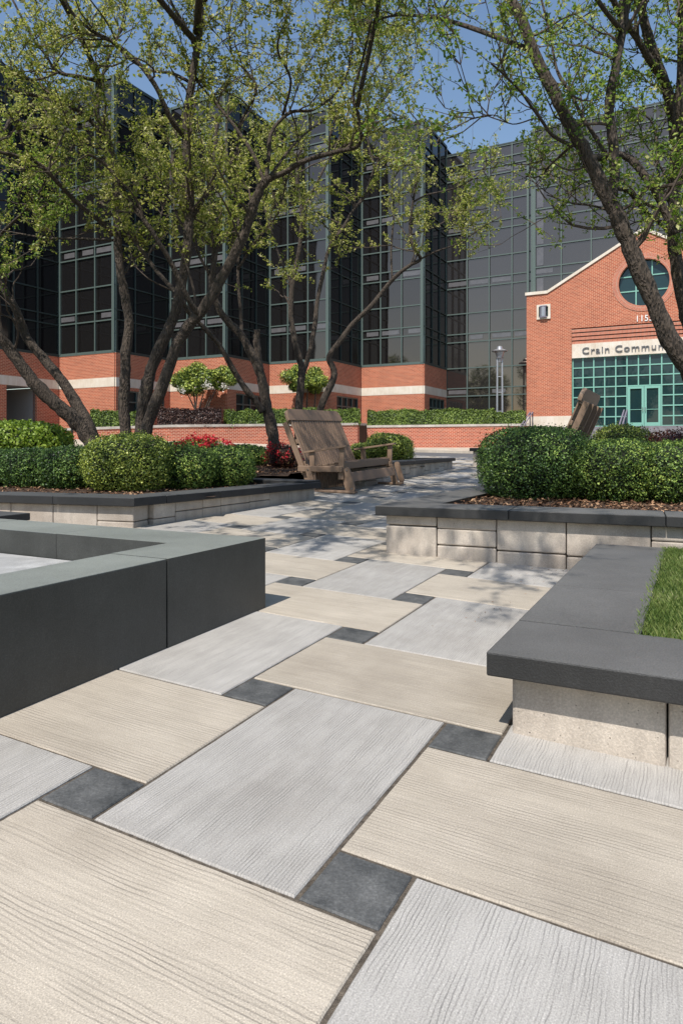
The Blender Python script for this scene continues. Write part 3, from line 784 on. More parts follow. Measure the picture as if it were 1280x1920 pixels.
# ring of brick round the window
b = MB()
for k in range(NC):
    a0, a1 = 2 * math.pi * k / NC, 2 * math.pi * (k + 1) / NC; r0, r1 = cr - .004, cr + .34
    f = [(TC + r * math.cos(a), cz + r * math.sin(a)) for r, a in ((r0, a0), (r1, a0), (r1, a1), (r0, a1))]
    uv = [(r * 0 + a * 1.6, r) for r, a in ((r0, a0), (r1, a0), (r1, a1), (r0, a1))]
    b.face([E(*q, .03) for q in f], 0, uv)
    b.face([E(*f[1], .03), E(*f[1], 0), E(*f[2], 0), E(*f[2], .03)]); b.face([E(*f[0], .03), E(*f[3], .03), E(*f[3], -.02), E(*f[0], -.02)])
b.build('brick_ring', M['soldier'], ent)
rwn = MB(); gl = MB()
gl.face([E(TC + 1.44 * math.cos(2 * math.pi * k / NC), cz + 1.44 * math.sin(2 * math.pi * k / NC), -.3) for k in range(NC)])
for x in (-.45, .45): rwn.box(E(TC + x - .035, cz - 1.36, -.29), UB * .07, -VB * .06, Z * 2.72)
for z in (-.45, .45): rwn.box(E(TC - 1.36, cz + z - .035, -.292), UB * 2.72, -VB * .05, Z * .07)
ro = rwn.build('round_window', M['mint'], ent); gl.build('pane', M['glass_door'], ro)
# stepped brick lintel, sign band
b = MB(); zz = 8.44
for k in range(4):
    b.box(E(2.82, zz - .245, -.45), UB * (RW - 5.64), -VB * (.40 - .05 * k), Z * .20); zz -= .245
    b.box(E(2.82, zz, -.45), UB * (RW - 5.64), -VB * (.30 - .05 * k), Z * .045)
b.build('brick_lintel', M['soldier'], ent)
b = MB(); b.box(E(2.82, 6.58, -.45), UB * (RW - 5.64), -VB * .30, Z * (zz - 6.58 - .003)); b.build('sign_band', M['lime'], ent)
def text_obj(s, size, p, m, parent, xs=1, bold=.0, depth=.03, name='lettering', sp=1.0):
    cu = bpy.data.curves.new(name, 'FONT'); cu.body = s; cu.size = size; cu.extrude = depth; cu.offset = bold; cu.space_character = sp
    ob = bpy.data.objects.new('tmp', cu); C.objects.link(ob); dg = bpy.context.evaluated_depsgraph_get()
    me = bpy.data.meshes.new_from_object(ob.evaluated_get(dg)); bpy.data.objects.remove(ob)
    ax = [UB.x, UB.y]; co = np.zeros(len(me.vertices) * 3, dtype=np.float32); me.vertices.foreach_get('co', co); co = co.reshape(-1, 3)
    q = p - parent.location
    out = np.stack([q.x + co[:, 0] * xs * UB.x + co[:, 2] * -VB.x, q.y + co[:, 0] * xs * UB.y + co[:, 2] * -VB.y, q.z + co[:, 1]], 1)
    me.vertices.foreach_set('co', out.astype(np.float32).ravel()); me.materials.clear(); me.materials.append(m)
    return link(name, me, parent), co[:, 0].max() * xs
text_obj('Crain Communications', .56, E(3.42, 6.83, -.10), M['letters'], ent, xs=1.2, bold=.0, depth=.03, name='sign_lettering', sp=1.12)
text_obj('1155', .52, E(6.55, 8.56, .03), M['white'], ent, xs=.9, bold=.004, depth=.025, name='street_number', sp=1.08)
# stone plinths and copings
for t0, t1 in ((-.02, 2.80), (RW - 2.80, RW + .02)):
    b = MB(); b.box(E(t0, 1.9, 0), UB * (t1 - t0), -VB * .05, Z * 1.02); b.build('stone_plinth', M['lime'], ent)
b = MB(); loop = [(-.08, 10.82), (1.32, 10.82), (TC, 14.06), (RW - 1.32, 10.82), (RW + .08, 10.82)]
for i in range(4):
    (t0, z0), (t1, z1) = loop[i], loop[i + 1]
    b.hexa([E(t0, z0, .08), E(t1, z1, .08), E(t1, z1, -.5), E(t0, z0, -.5)], [E(t0, z0 + .19, .08), E(t1, z1 + .19, .08), E(t1, z1 + .19, -.5), E(t0, z0 + .19, -.5)])
b.build('stone_coping', M['lime'], ent)
b = MB()
for sgn in (0, 1):
    (t0, z0), (t1, z1) = ((1.3, 10.7), (TC, 13.9)) if sgn == 0 else ((TC, 13.9), (RW - 1.3, 10.7))
    b.face([E(t0, z0, -.46), E(t1, z1, -.46), E(t1, z1, -7), E(t0, z0, -7)])
b.face([E(0, 10.7, -.46), E(RW, 10.7, -.46), E(RW, 10.7, -7), E(0, 10.7, -7)])
b.build('roof', M['dark'], ent)
# glazed screen: 0.65 m panes and a double door
b = MB(); gm = MB(); c0 = 2.82; cw = (RW - 5.64) / 13; rh = (6.58 - 2.2) / 7
d0, d1, dz1 = c0 + 5 * cw, c0 + 8 * cw, 2.2 + 4 * rh
for k in range(14):
    t = c0 + k * cw; w = .07
    if 5 < k < 8: b.box(E(t - w / 2, dz1, -.38), UB * w, -VB * .09, Z * (6.58 - dz1))
    else: b.box(E(t - w / 2 + (w / 2 if k == 0 else 0) - (w / 2 if k == 13 else 0), 2.2, -.38), UB * w, -VB * .09, Z * (6.58 - 2.2))
for r in range(8):
    z = 2.2 + r * rh
    segs = [(c0, RW - 2.82)] if r >= 4 else [(c0, d0), (d1, RW - 2.82)]
    for a, c in segs: b.box(E(a, z - (.0 if r == 0 else .035), -.379), UB * (c - a), -VB * .08, Z * .07)
sc_ = b.build('glass_screen', M['mint'], ent)
for k in range(13):
    for r in range(7):
        if 5 <= k < 8 and r < 4: continue
        tl = random.uniform(-.005, .005)
        gm.face([E(c0 + k * cw, 2.2 + r * rh, -.35 + tl), E(c0 + (k + 1) * cw, 2.2 + r * rh, -.35 - tl), E(c0 + (k + 1) * cw, 2.2 + (r + 1) * rh, -.35 - tl), E(c0 + k * cw, 2.2 + (r + 1) * rh, -.35 + tl)])
gm.build('pane', M['glass_door'], sc_)
mid = (d0 + d1) / 2
for a, c in ((d0 + .05, mid - .01), (mid + .01, d1 - .05)):
    b = MB(); w = .13
    b.box(E(a, 2.2, -.36), UB * w, -VB * .10, Z * (dz1 - 2.25)); b.box(E(c - w, 2.2, -.36), UB * w, -VB * .10, Z * (dz1 - 2.25))
    b.box(E(a + w, 2.2, -.36), UB * (c - a - 2 * w), -VB * .098, Z * .24); b.box(E(a + w, dz1 - .05 - .14, -.36), UB * (c - a - 2 * w), -VB * .098, Z * .14)
    b.box(E(a + w, 3.22, -.35), UB * (c - a - 2 * w), -VB * .06, Z * .03)
    dr = b.build('door', M['mint'], ent)
    g2 = MB(); g2.face([E(a + w, 2.44, -.33), E(c - w, 2.44, -.33), E(c - w, dz1 - .19, -.33), E(a + w, dz1 - .19, -.33)]); g2.build('pane', M['glass_door'], dr)
    h_ = MB(); hx = (c - w / 2) if a < mid - .5 else (a + w / 2)
    h_.tube([E(hx, 3.12, -.26), E(hx, 3.12, -.18), E(hx, 3.36, -.18), E(hx, 3.36, -.26)], .02, 6); h_.build('handle', M['bolt'], dr)
# square lamp in stone frame
lm = empty('wall_lantern', E(1.1, 9.2, 0), 'square stone-framed lantern high on the left brick pier', 'lamp')
b = MB()
for q, a, c in ((E(.66, 9.19, 0), UB * .87, Z * .14), (E(.66, 9.99, 0), UB * .87, Z * .14), (E(.66, 9.33, 0), UB * .14, Z * .66), (E(1.39, 9.33, 0), UB * .14, Z * .66)): b.box(q, a, -VB * .09, c)
b.build('stone_frame', M['lime'], lm)
b = MB(); b.box(E(.80, 9.33, .0), UB * .59, -VB * .02, Z * .66); b.build('back_plate', M['green_dk'], lm)
b = MB(); b.tube([E(1.095, 9.36, .09), E(1.095, 9.96, .09)], .16, 12); b.build('lamp_glass', M['lampglass'], lm)
b = MB(); b.box(E(.86, 9.28, .03), UB * .47, -VB * .2, Z * .06); b.box(E(.86, 9.98, .03), UB * .47, -VB * .2, Z * .06)
for t in (.92, 1.24): b.box(E(t, 9.34, .22), UB * .03, -VB * .03, Z * .64)
b.build('cage', M['rail'], lm)
# steps and landing
b = MB(); NS = 8; rise = (2.16 - 1.0) / NS
b.box(E(-.4, .6, 0), UB * (RW + 3.2), -VB * 2.2, Z * 1.56)
for k in range(1, NS):
    b.box(E(.15, .6, 2.2 + .34 * (k - 1)), UB * (RW + 2.6), -VB * .34, Z * (1.56 - rise * k - .0))
struct(b.build('entrance_steps', M['steps']))
def handrail(t, o0, o1, label):
    hr = empty('handrail', E(t, 1.5, o1), label, 'handrail', 'handrails on the entrance steps')
    za = lambda o: 2.16 - max(0, (o - 2.2) / .34 * rise)
    b = MB()
    for dt in (0, .16):
        b.tube([E(t + dt, za(o0) + .0, o0), E(t + dt, za(o0) + .95, o0), E(t + dt, za(o1) + .95, o1), E(t + dt, za(o1) - .1, o1)], .045, 6)
    b.build('pipe_rail', M['rail'], hr)
handrail(.65, 1.9, 4.6, 'grey pipe handrail at the left end of the entrance steps')
handrail(6.1, 1.9, 4.6, 'grey pipe handrail on the steps in front of the glass doors')

# ================================================================ LOW BRICK WALL, HEDGES, LAMP
rw = empty('brick_wall', (5, 44, .9), 'long low orange brick wall with pale stone coping across the road', 'wall')
b = MB(); c = MB(); tb = MB()
for i, ((A, ta, fa_), (B, t2, fb_)) in enumerate(zip(WL, WL[1:])):
    d = (B - A).normalized(); n = Vector((-d.y, d.x, 0))
    if n.dot(-VB) < 0 and i != 1: n = -n
    if i == 1: n = UB.copy()
    def sect(m, lo_a, lo_b, hi_a, hi_b, out):
        m.hexa([B - n * .35 + Z * lo_b, A - n * .35 + Z * lo_a, A + n * out + Z * lo_a, B + n * out + Z * lo_b][::-1], [B - n * .35 + Z * hi_b, A - n * .35 + Z * hi_a, A + n * out + Z * hi_a, B + n * out + Z * hi_b][::-1])
    if i == 1: t2 = ta = 2.42
    sect(b, fa_ - .5, fb_ - .5, ta - .14, t2 - .14, 0); sect(c, ta - .138, t2 - .138, ta, t2, .05)
    if i != 1:
        m_ = VB
        tb.hexa([A + m_ * .3 + Z * .5, B + m_ * .3 + Z * .5, B + m_ * 12 + Z * .5, A + m_ * 12 + Z * .5][::-1], [A + m_ * .3 + Z * (ta - .12), B + m_ * .3 + Z * (t2 - .12), B + m_ * 12 + Z * (t2 - .12), A + m_ * 12 + Z * (ta - .12)][::-1])
b.box(WE + VB * 5 + Z * .8, -VB * 5, -UB * .35, Z * 1.41)
b.build('brickwork', M['brick_w'], rw); c.build('stone_coping', M['cope'], rw)
struct(tb.build('terrace_ground', M['soil']))

def icos(center, rad, n=2, jit=.06, seed=0, power=2.0, zmin=0):
    """lumpy closed solid as (verts, faces) around a shrub"""
    import bmesh
    bm = bmesh.new(); bmesh.ops.create_icosphere(bm, subdivisions=n, radius=1)
    r = random.Random(seed); vs = []
    for v in bm.verts:
        p = v.co.copy(); k = superr(p, power); p = p * k * (1 + r.uniform(-jit, jit))
        vs.append((center[0] + p.x * rad[0], center[1] + p.y * rad[1], max(zmin, center[2] + p.z * rad[2])))
    fs = [tuple(v.index for v in f.verts) for f in bm.faces]; bm.free(); return vs, fs
def superr(p, e):
    return 1.0 / ((abs(p[0]) ** e + abs(p[1]) ** e + abs(p[2]) ** e) ** (1 / e) + 1e-9)
def shrub_leaves(center, rad, n, size, seed, power=2.3, lump=.08, depth=.10, rough=.5, yaw=0):
    g = np.random.default_rng(seed)
    d = g.normal(size=(n, 3)); d /= np.linalg.norm(d, axis=1, keepdims=True)
    e = power; k = 1 / ((np.abs(d) ** e).sum(1) ** (1 / e))
    lumps = g.normal(size=(16, 3)); lumps /= np.linalg.norm(lumps, axis=1, keepdims=True); amp = g.uniform(-1, 1, 16)
    dd = d @ lumps.T; l = (np.exp(-(1 - dd) * 9) * amp).sum(1)
    ph = g.uniform(0, 6, 6); l2 = np.sin(d[:, 0] * 17 + ph[0]) * np.sin(d[:, 1] * 15 + ph[1]) * np.sin(d[:, 2] * 16 + ph[2])
    fz = np.sin(d[:, 0] * 41 + ph[3]) * np.sin(d[:, 1] * 37 + ph[4]) * np.sin(d[:, 2] * 39 + ph[5])
    r = k * (1 + lump * l + lump * .7 * l2 + .035 * fz - depth * g.random(n) ** 1.4 + .16 * (g.random(n) > .90) * g.random(n) ** 2)
    hole = (fz + .5 * l2 < -.42) & (g.random(n) < .88); r = r * np.where(hole, .86, 1)
    p = d * r[:, None] * np.array(rad)
    if yaw:
        c_, s_ = math.cos(yaw), math.sin(yaw); p = np.stack([p[:, 0] * c_ - p[:, 1] * s_, p[:, 0] * s_ + p[:, 1] * c_, p[:, 2]], 1)
    nr = d / np.array(rad) ; nr /= np.linalg.norm(nr, axis=1, keepdims=True)
    if yaw: nr = np.stack([nr[:, 0] * c_ - nr[:, 1] * s_, nr[:, 0] * s_ + nr[:, 1] * c_, nr[:, 2]], 1)
    nr = nr + g.normal(size=(n, 3)) * rough
    return p + np.array(center), nr, size * g.uniform(.6, 1.3, n), g.random(n)
def shrub(name, label, cat, c, rad, n, leaf, m, group=None, power=2.8, lump=.13, yaw=0, seed=None, core='core', aspect=.55, depth=.17, petals=0, extra=None, zfloor=None):
    """c = centre of the base; rad = (x, y, half height)"""
    seed = seed if seed is not None else int(abs(c[0] * 977 + c[1] * 131)) + 1
    cc = (c[0], c[1], c[2] + rad[2] * .92)
    P, Nn, Sz, rn = shrub_leaves(cc, rad, n, leaf, seed, power, lump, depth, .95, yaw)
    keep = P[:, 2] > c[2] - .02; P, Nn, Sz, rn = P[keep], Nn[keep], Sz[keep], rn[keep]
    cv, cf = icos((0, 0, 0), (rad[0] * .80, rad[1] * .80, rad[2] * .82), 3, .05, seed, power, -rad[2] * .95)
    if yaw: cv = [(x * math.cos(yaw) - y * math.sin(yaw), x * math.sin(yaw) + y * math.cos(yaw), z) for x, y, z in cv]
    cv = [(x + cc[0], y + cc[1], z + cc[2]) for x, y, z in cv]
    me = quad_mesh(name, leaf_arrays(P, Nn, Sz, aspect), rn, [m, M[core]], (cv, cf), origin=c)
    o = link(name, me); o.location = c; tag(o, label, cat, group)
    if petals:
        g = np.random.default_rng(seed + 5); P, Nn, Sz, rn = shrub_leaves(cc, (rad[0] * 1.04, rad[1] * 1.04, rad[2] * 1.04), petals * 3, leaf * 1.3, seed + 3, power, lump, .05, .8, yaw)
        keep = (P[:, 2] > cc[2] - rad[2] * .15); P, Nn, Sz, rn = P[keep], Nn[keep], Sz[keep], rn[keep]
        ctr = P[g.integers(0, len(P), max(8, petals // 14))]                       # blossoms sit in clusters
        pick = g.integers(0, len(ctr), petals); P = ctr[pick] + g.normal(size=(petals, 3)) * leaf * 1.0; Nn = g.normal(size=(petals, 3)) + np.array([0, -.3, .8])
        me = quad_mesh('blossom', leaf_arrays(P, Nn, g.uniform(.7, 1.3, petals) * leaf * 1.2, .8), g.random(petals), [M['red']], origin=c)
        link('blossom', me, o)
    return o

def hedge_run(name, label, A, B, depth_, h, zb, n, leaf, m, group, cat='hedge', wob=.05, core='core', seed=1):
    """clipped hedge between two plan points, bulging slightly"""
    g = np.random.default_rng(seed); d = (B - A); L = d.length; d.normalize(); nn_ = Vector((-d.y, d.x, 0))
    face = g.choice(4, n, p=[.42, .34, .12, .12]); t = g.random(n) * L; a = g.random(n); w = (g.random(n) - .5)
    wv = wob * (np.sin(t * 2.1 + seed) + .6 * np.sin(t * 4.7 + 2) + .4 * np.sin(t * 9.1))
    ins = g.random(n) ** 2 * .10
    x = t.copy(); y = np.where(face == 0, -depth_ / 2 - wv * .8 + ins, w * depth_); z = np.where(face == 1, h + wv - ins, a * (h + wv))
    y = np.where(face == 2, w * depth_, y); x = np.where(face == 2, ins, x); x = np.where(face == 3, L - ins, x)
    rnd_edge = np.clip((z / h - .82) / .18, 0, 1); y = y + np.where(face == 0, rnd_edge ** 2 * depth_ * .16, 0)
    z = z + g.normal(size=n) * leaf * .5; y = y + g.normal(size=n) * leaf * .5
    N0 = np.zeros((n, 3)); N0[:, 1] = np.where(face == 0, -1, 0); N0[:, 2] = np.where(face == 1, 1, .3); N0[:, 0] = np.where(face == 2, -1, np.where(face == 3, 1, 0))
    N0 += g.normal(size=(n, 3)) * .5
    D = np.array([d.x, d.y, 0]); NN = np.array([nn_.x, nn_.y, 0]); Zz = np.array([0, 0, 1.])
    P = np.array([A.x, A.y, zb]) + x[:, None] * D + y[:, None] * NN + z[:, None] * Zz
    Nw = N0[:, :1] * D + N0[:, 1:2] * NN + N0[:, 2:] * Zz
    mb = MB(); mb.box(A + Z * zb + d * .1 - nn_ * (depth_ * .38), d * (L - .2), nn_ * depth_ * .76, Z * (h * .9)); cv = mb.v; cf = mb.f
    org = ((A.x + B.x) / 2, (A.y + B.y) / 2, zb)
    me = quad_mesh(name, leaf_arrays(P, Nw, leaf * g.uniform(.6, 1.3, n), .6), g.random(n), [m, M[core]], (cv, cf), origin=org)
    o = link(name, me); o.location = org; return tag(o, label, cat, group)
def hp(px, off=1.0):
    for (A, ta, _), (B, t2, _) in zip(WL, WL[1:]):
        pa, pb_ = CX + F * A.x / A.y, CX + F * B.x / B.y
        if pb_ <= px <= pa and pa - pb_ > 20:
            A2, B2 = A + VB * off, B + VB * off; d = B2 - A2; k = (px - CX) / F
            t = (k * A2.y - A2.x) / (d.x - k * d.y); q = A2 + d * t; return q, ta + (t2 - ta) * t - .1
def hrow(label, x0_, x1_, dep, h, n, leaf, m, seed, core='core'):
    (A, z0_), (B, z1_) = hp(x0_), hp(x1_); hedge_run('hedge', label, A, B, dep, h, (z0_ + z1_) / 2, n, leaf, m, 'hedges along the brick wall', core=core, seed=seed)
hrow('long clipped green hedge on the brick wall, right of the glider bench back', 692, 925, 1.3, .98, 36000, .10, M['hedge'], 3)
hrow('short lower hedge block at the right end of the brick wall beside the entrance', 927, 984, 1.2, .78, 9000, .10, M['hedge'], 5)
hrow('green hedge block between the two left trees and purple hedge', 172, 256, 1.2, .92, 9000, .10, M['hedge'], 7)
hrow('dark purple-leaved hedge on the brick wall', 296, 412, 1.2, .98, 14000, .10, M['purple'], 8, 'core_p')
hrow('bright green hedge block right of the purple hedge', 423, 458, 1.2, .84, 5200, .10, M['hedge'], 9)
hrow('green hedge block behind the leaning trunk beside the bench', 460, 548, 1.2, .90, 9500, .10, M['hedge'], 10)
hrow('green hedge block behind the glider bench back', 550, 668, 1.2, .92, 11000, .10, M['hedge'], 12)

# lamp post on the terrace
lY = 43.6; lx = (936.5 - CX) / F * lY
la = empty('street_lamp', (lx, lY, 2.2), 'twin-pole metal lamp post with flared disc head behind the hedge', 'street lamp')
zt_ = H + (HOR - 672) / F * lY
b = MB()
for s in (-.17, .17): b.tube([(lx + s, lY, 2.1), (lx + s * .9, lY, zt_)], .06, 8)
for z in (3.2, 4.4, 5.4): b.tube([(lx - .17, lY, z), (lx + .17, lY, z)], .03, 6)
b.build('pole', M['metal'], la)
b = MB(); b.tube([(lx, lY, zt_ - .25), (lx, lY, zt_ - .02), (lx, lY, zt_ + .05), (lx, lY, zt_ + .10), (lx, lY, zt_ + .42), (lx, lY, zt_ + .48)], [.10, .16, .26, .20, .30, .22], 14); b.build('lantern', M['metal'], la, smooth=False)
b = MB(); b.tube([(lx, lY, zt_ + .44), (lx, lY, zt_ + .49), (lx, lY, zt_ + .56), (lx, lY, zt_ + .60), (lx, lY, zt_ + .74), (lx, lY, zt_ + .80)], [.48, .50, .34, .20, .17, .06], 20); b.build('disc_shade', M['metal'], la)

# black post at left by the road
pY = 24.0; x_ = (135 - CX) / F * pY
po = MB(); po.tube([(x_, pY, .9), (x_, pY, H + (HOR - 801) / F * pY)], .04, 8); po.tube([(x_, pY, H + (HOR - 801) / F * pY), (x_, pY, H + (HOR - 798) / F * pY)], .055, 8)
tag(po.build('bollard', M['black']), 'thin black metal post between the left leaning trunk and chartreuse shrub', 'post')

# ================================================================ SHRUBS
def at(px, Y, z): return ((px - CX) / F * Y, Y, z)
zb = .50
shrub('boxwood', 'largest clipped ball, yellow-green boxwood in front left planter', 'shrub', at(240, 8.15, zb), (.50, .45, .345), 27300, 0.025, M['box_y'], 'boxwoods in the left planter', lump=.06, seed=31)
shrub('boxwood', 'boxwood mound just right of the largest ball', 'shrub', at(352, 8.6, zb + .01), (.36, .40, .27), 15749, 0.025, M['box'], 'boxwoods in the left planter', seed=32)
shrub('boxwood', 'boxwood mound nearest the glider bench, right end of the left planter row', 'shrub', at(428, 9.1, zb + .02), (.34, .42, .27), 14699, 0.026, M['box'], 'boxwoods in the left planter', seed=33)
shrub('boxwood', 'dark boxwood mound touching the left side of the largest ball', 'shrub', at(128, 8.4, zb + .01), (.31, .40, .27), 13650, 0.026, M['box_d'], 'boxwoods in the left planter', seed=34)
shrub('boxwood', 'second dark boxwood mound from the left edge', 'shrub', at(62, 8.5, zb + .01), (.28, .40, .26), 12600, 0.026, M['box_d'], 'boxwoods in the left planter', seed=35)
shrub('boxwood', 'dark boxwood mound cut by the left edge of the photo', 'shrub', at(2, 8.6, zb + .01), (.30, .40, .25), 11550, 0.026, M['box_d'], 'boxwoods in the left planter', seed=36)
shrub('shrub', 'bright chartreuse spreading shrub at the left edge', 'shrub', at(38, 13.2, .80), (.92, .8, .36), 9000, 0.072, M['chart'], power=2.6, lump=.10, seed=37, depth=.25)
shrub('shrub', 'dark green yew behind the largest boxwood ball, left of the red azalea', 'shrub', at(335, 11.5, .58), (.46, .5, .27), 6750, 0.042, M['box'], 'yews behind the azaleas', seed=38)
shrub('shrub', 'small dark yew between the tree trunks at left', 'shrub', at(222, 12.5, .62), (.50, .5, .26), 5250, 0.044, M['box_d'], 'yews behind the azaleas', seed=40)
shrub('shrub', 'dark yew right of the red azalea, before the leaning trunk', 'shrub', at(455, 13.2, .66), (.50, .5, .20), 6750, 0.044, M['box'], 'yews behind the azaleas', seed=39)
shrub('azalea', 'red-blossomed azalea behind the left boxwoods', 'shrub', at(382, 10.6, .57), (.40, .4, .30), 6000, .035, M['box'], 'red azaleas', petals=1500, seed=41, depth=.3)
shrub('azalea', 'bushy red-blossomed azalea beside the glider bench', 'shrub', at(531, 12.6, .62), (.32, .34, .235), 3500, .036, M['maroon'], 'red azaleas', petals=300, seed=42, depth=.35, core='core_p')
shrub('boxwood', 'round boxwood ball right behind the glider bench arm', 'shrub', at(730, 15.2, .70), (.50, .5, .30), 13650, 0.038, M['box_y'], 'boxwoods beyond the bench', seed=43)
shrub('boxwood', 'small boxwood seen through the glider bench arm', 'shrub', at(682, 15.9, .70), (.36, .4, .20), 7349, 0.038, M['box_y'], 'boxwoods beyond the bench', seed=44)
zb2 = .52
shrub('boxwood', 'large dark glossy boxwood mound beside the path at right', 'shrub', at(1003, 6.95, zb2), (.56, .58, .375), 35700, 0.022, M['box_d'], 'boxwoods in the right planter', lump=.05, power=2.8, seed=51)
shrub('boxwood', 'dark boxwood mound directly right of the large glossy one', 'shrub', at(1150, 6.62, zb2), (.43, .52, .30), 25200, 0.022, M['box'], 'boxwoods in the right planter', seed=52)
shrub('boxwood', 'boxwood mound at the right edge of the photo', 'shrub', at(1262, 6.38, zb2), (.38, .52, .29), 21000, 0.022, M['box'], 'boxwoods in the right planter', seed=53)
shrub('boxwood', 'light green round boxwood behind the right planter row', 'shrub', at(1166, 9.6, .62), (.42, .42, .36), 14699, 0.029, M['box_y'], 'light boxwoods behind the right planter', seed=54)
shrub('boxwood', 'small light green boxwood just right of the tipped chair back', 'shrub', at(1108, 9.3, .60), (.20, .25, .25), 7349, 0.029, M['box_y'], 'light boxwoods behind the right planter', seed=55)
shrub('barberry', 'maroon-leaved shrub at the right edge behind the boxwoods', 'shrub', at(1262, 8.4, .58), (.36, .4, .33), 7000, .032, M['maroon'], core='core_p', seed=56, depth=.3)

# ================================================================ TREES
def grow(p, d, L, r, n, g, up=.10, wig=.28):
    pts = [np.array(p, float)]; d = np.array(d, float); d /= np.linalg.norm(d); st = L / n
    for i in range(n):
        d = d + g.normal(size=3) * wig + np.array([0, 0, up]); d /= np.linalg.norm(d)
        pts.append(pts[-1] + d * st)
    rad = [r * (1 - .8 * i / n) for i in range(n + 1)]
    return pts, rad
GAPS = [(886, 90, 44, 62), (858, 175, 46, 34), (905, 245, 50, 26), (822, 262, 30, 26), (800, 200, 26, 26), (955, 250, 40, 30), (590, 225, 26, 22), (650, 90, 16, 22), (470, 90, 14, 20), (960, 60, 22, 40), (1065, 110, 16, 18)]
LOW = [(-400, 520), (0, 520), (60, 480), (150, 460), (220, 500), (300, 470), (350, 470), (420, 520), (470, 560), (520, 520), (600, 530), (660, 470), (740, 450), (800, 505), (870, 500), (920, 450), (965, 410), (985, 330), (1000, 400), (1040, 470), (1100, 490), (1170, 520), (1280, 500), (1700, 480)]
def low_at(px):
    for (a, ya), (b_, yb) in zip(LOW, LOW[1:]):
        if a <= px <= b_: return ya + (yb - ya) * (px - a) / (b_ - a)
    return 480
def keepable(p, g):
    """crowns stay above head height and thin out in a few openings"""
    if p[1] < 1.0: return True
    px = CX + F * p[0] / p[1]; py = HOR - F * (p[2] - H) / p[1]
    if py > low_at(px): return False
    for cx_, cy_, rx, ry in GAPS:
        if ((px - cx_) / rx) ** 2 + ((py - cy_) / ry) ** 2 < 1: return g.random() < .16
    return True
def smooth_path(path, n=4):
    """Catmull-Rom through traced points with small kinks"""
    P = [np.array(q, float) for q in path]; P = [2 * P[0] - P[1]] + P + [2 * P[-1] - P[-2]]; out = []
    for i in range(1, len(P) - 2):
        for k in range(n):
            t = k / n
            out.append(.5 * ((2 * P[i]) + (-P[i - 1] + P[i + 1]) * t + (2 * P[i - 1] - 5 * P[i] + 4 * P[i + 1] - P[i + 2]) * t * t + (-P[i - 1] + 3 * P[i] - 3 * P[i + 1] + P[i + 2]) * t ** 3))
    out.append(P[-2]); return out
def tree(name, label, base, limbs, seed, leafmat, dens=1.0, start=.35, size=.045, group='multi-stemmed trees in the planting beds', sub=(.7, 1.7), nsub=3.2):
    """limbs: (points (px, py, Y), r0, r1, number of side branches per metre factor)"""
    g = np.random.default_rng(seed); random.seed(seed)
    root = empty(name, base, label, 'tree', group)
    tm = MB(); wood = MB(); leaves = []; lnorm = []
    for li, (pts, r0, r1, leafy) in enumerate(limbs):
        path = smooth_path([P3(*q) if len(q) == 3 else Vector(q[1:]) for q in pts], 5); n = len(path)
        # depth wander gives the limb a body of its own away from one plane
        rad = [.84 * (r0 + (r1 - r0) * (i / (n - 1)) ** .8) for i in range(n)]
        rad = [r * (1 + .05 * math.sin(i * .7 + li) + g.uniform(-.03, .03)) for i, r in enumerate(rad)]
        path = [q + g.normal(size=3) * r * .05 for q, r in zip(path, rad)]
        tm.tube(path, rad, 12 if r0 > .04 else 8, rough=.05)
        if leafy <= 0: continue
        seg = [np.linalg.norm(path[i + 1] - path[i]) for i in range(n - 1)]; tot = sum(seg)
        k = int(tot * nsub * leafy * dens * .92) + 1
        for _ in range(k):
            t = 1 - (1 - start) * g.random() ** .9; i = min(n - 2, int(t * (n - 1))); q = path[i] + (path[i + 1] - path[i]) * g.random()
            dl_ = path[i + 1] - path[i]; dl_ = dl_ / (np.linalg.norm(dl_) + 1e-9)
            o_ = g.normal(size=3); o_ /= np.linalg.norm(o_); dd = dl_ * .45 + o_ * .9 + np.array([0, 0, .35])
            Lb = g.uniform(*sub); rb_ = max(.006, min(rad[i] * .55, .008 + .009 * Lb))
            bp, br = grow(q, dd, Lb, rb_, 8, g, .06, .24)
            if not keepable(bp[-1], g) : continue
            wood.tube(bp, br, 5, cap=False)
            for _2 in range(int(Lb * 6.5) + 2):
                j = g.integers(1, 9) if True else 0; j = min(j, 8); dd2 = g.normal(size=3); dd2 /= np.linalg.norm(dd2)
                dd2 = dd2 + (bp[j] - bp[j - 1]) / np.linalg.norm(bp[j] - bp[j - 1]) * .7 + np.array([0, 0, .2])
                Lt = g.uniform(.18, .55); tp_, tr_ = grow(bp[j], dd2, Lt, .0058, 4, g, .05, .25)
                if not keepable(tp_[-1], g): continue
                wood.tube(tp_, tr_, 3, cap=False)
                ml = int(Lt * 52) + 7; nc_ = max(2, int(Lt * 12)); tt_ = np.clip((g.integers(1, nc_ + 1, ml) + g.normal(size=ml) * .10) / nc_ * 4, 0, 3.999)
                A = np.array(tp_); i0 = np.minimum(tt_.astype(int), 3); fr_ = (tt_ - i0)[:, None]
                pos = A[i0] * (1 - fr_) + A[i0 + 1] * fr_ + g.normal(size=(ml, 3)) * .026
                leaves.append(pos); lnorm.append(g.normal(size=(ml, 3)) + np.array([0, 0, .9]))
    tr = tm.build('trunk', M['bark'], root, smooth=True)
    if leaves:
        Lp = np.concatenate(leaves); Ln = np.concatenate(lnorm); n = len(Lp)
        cr_ = quad_mesh('crown', leaf_arrays(Lp, Ln, size * 1.22 * g.uniform(.6, 1.35, n), .52, .25), g.random(n), [leafmat], origin=tuple(base))
        co = link('crown', cr_, root)
        tw = wood.build('twigs', M['twig'], root)
    print(name, 'leaves', 0 if not leaves else n)
    return root
NL = [0]
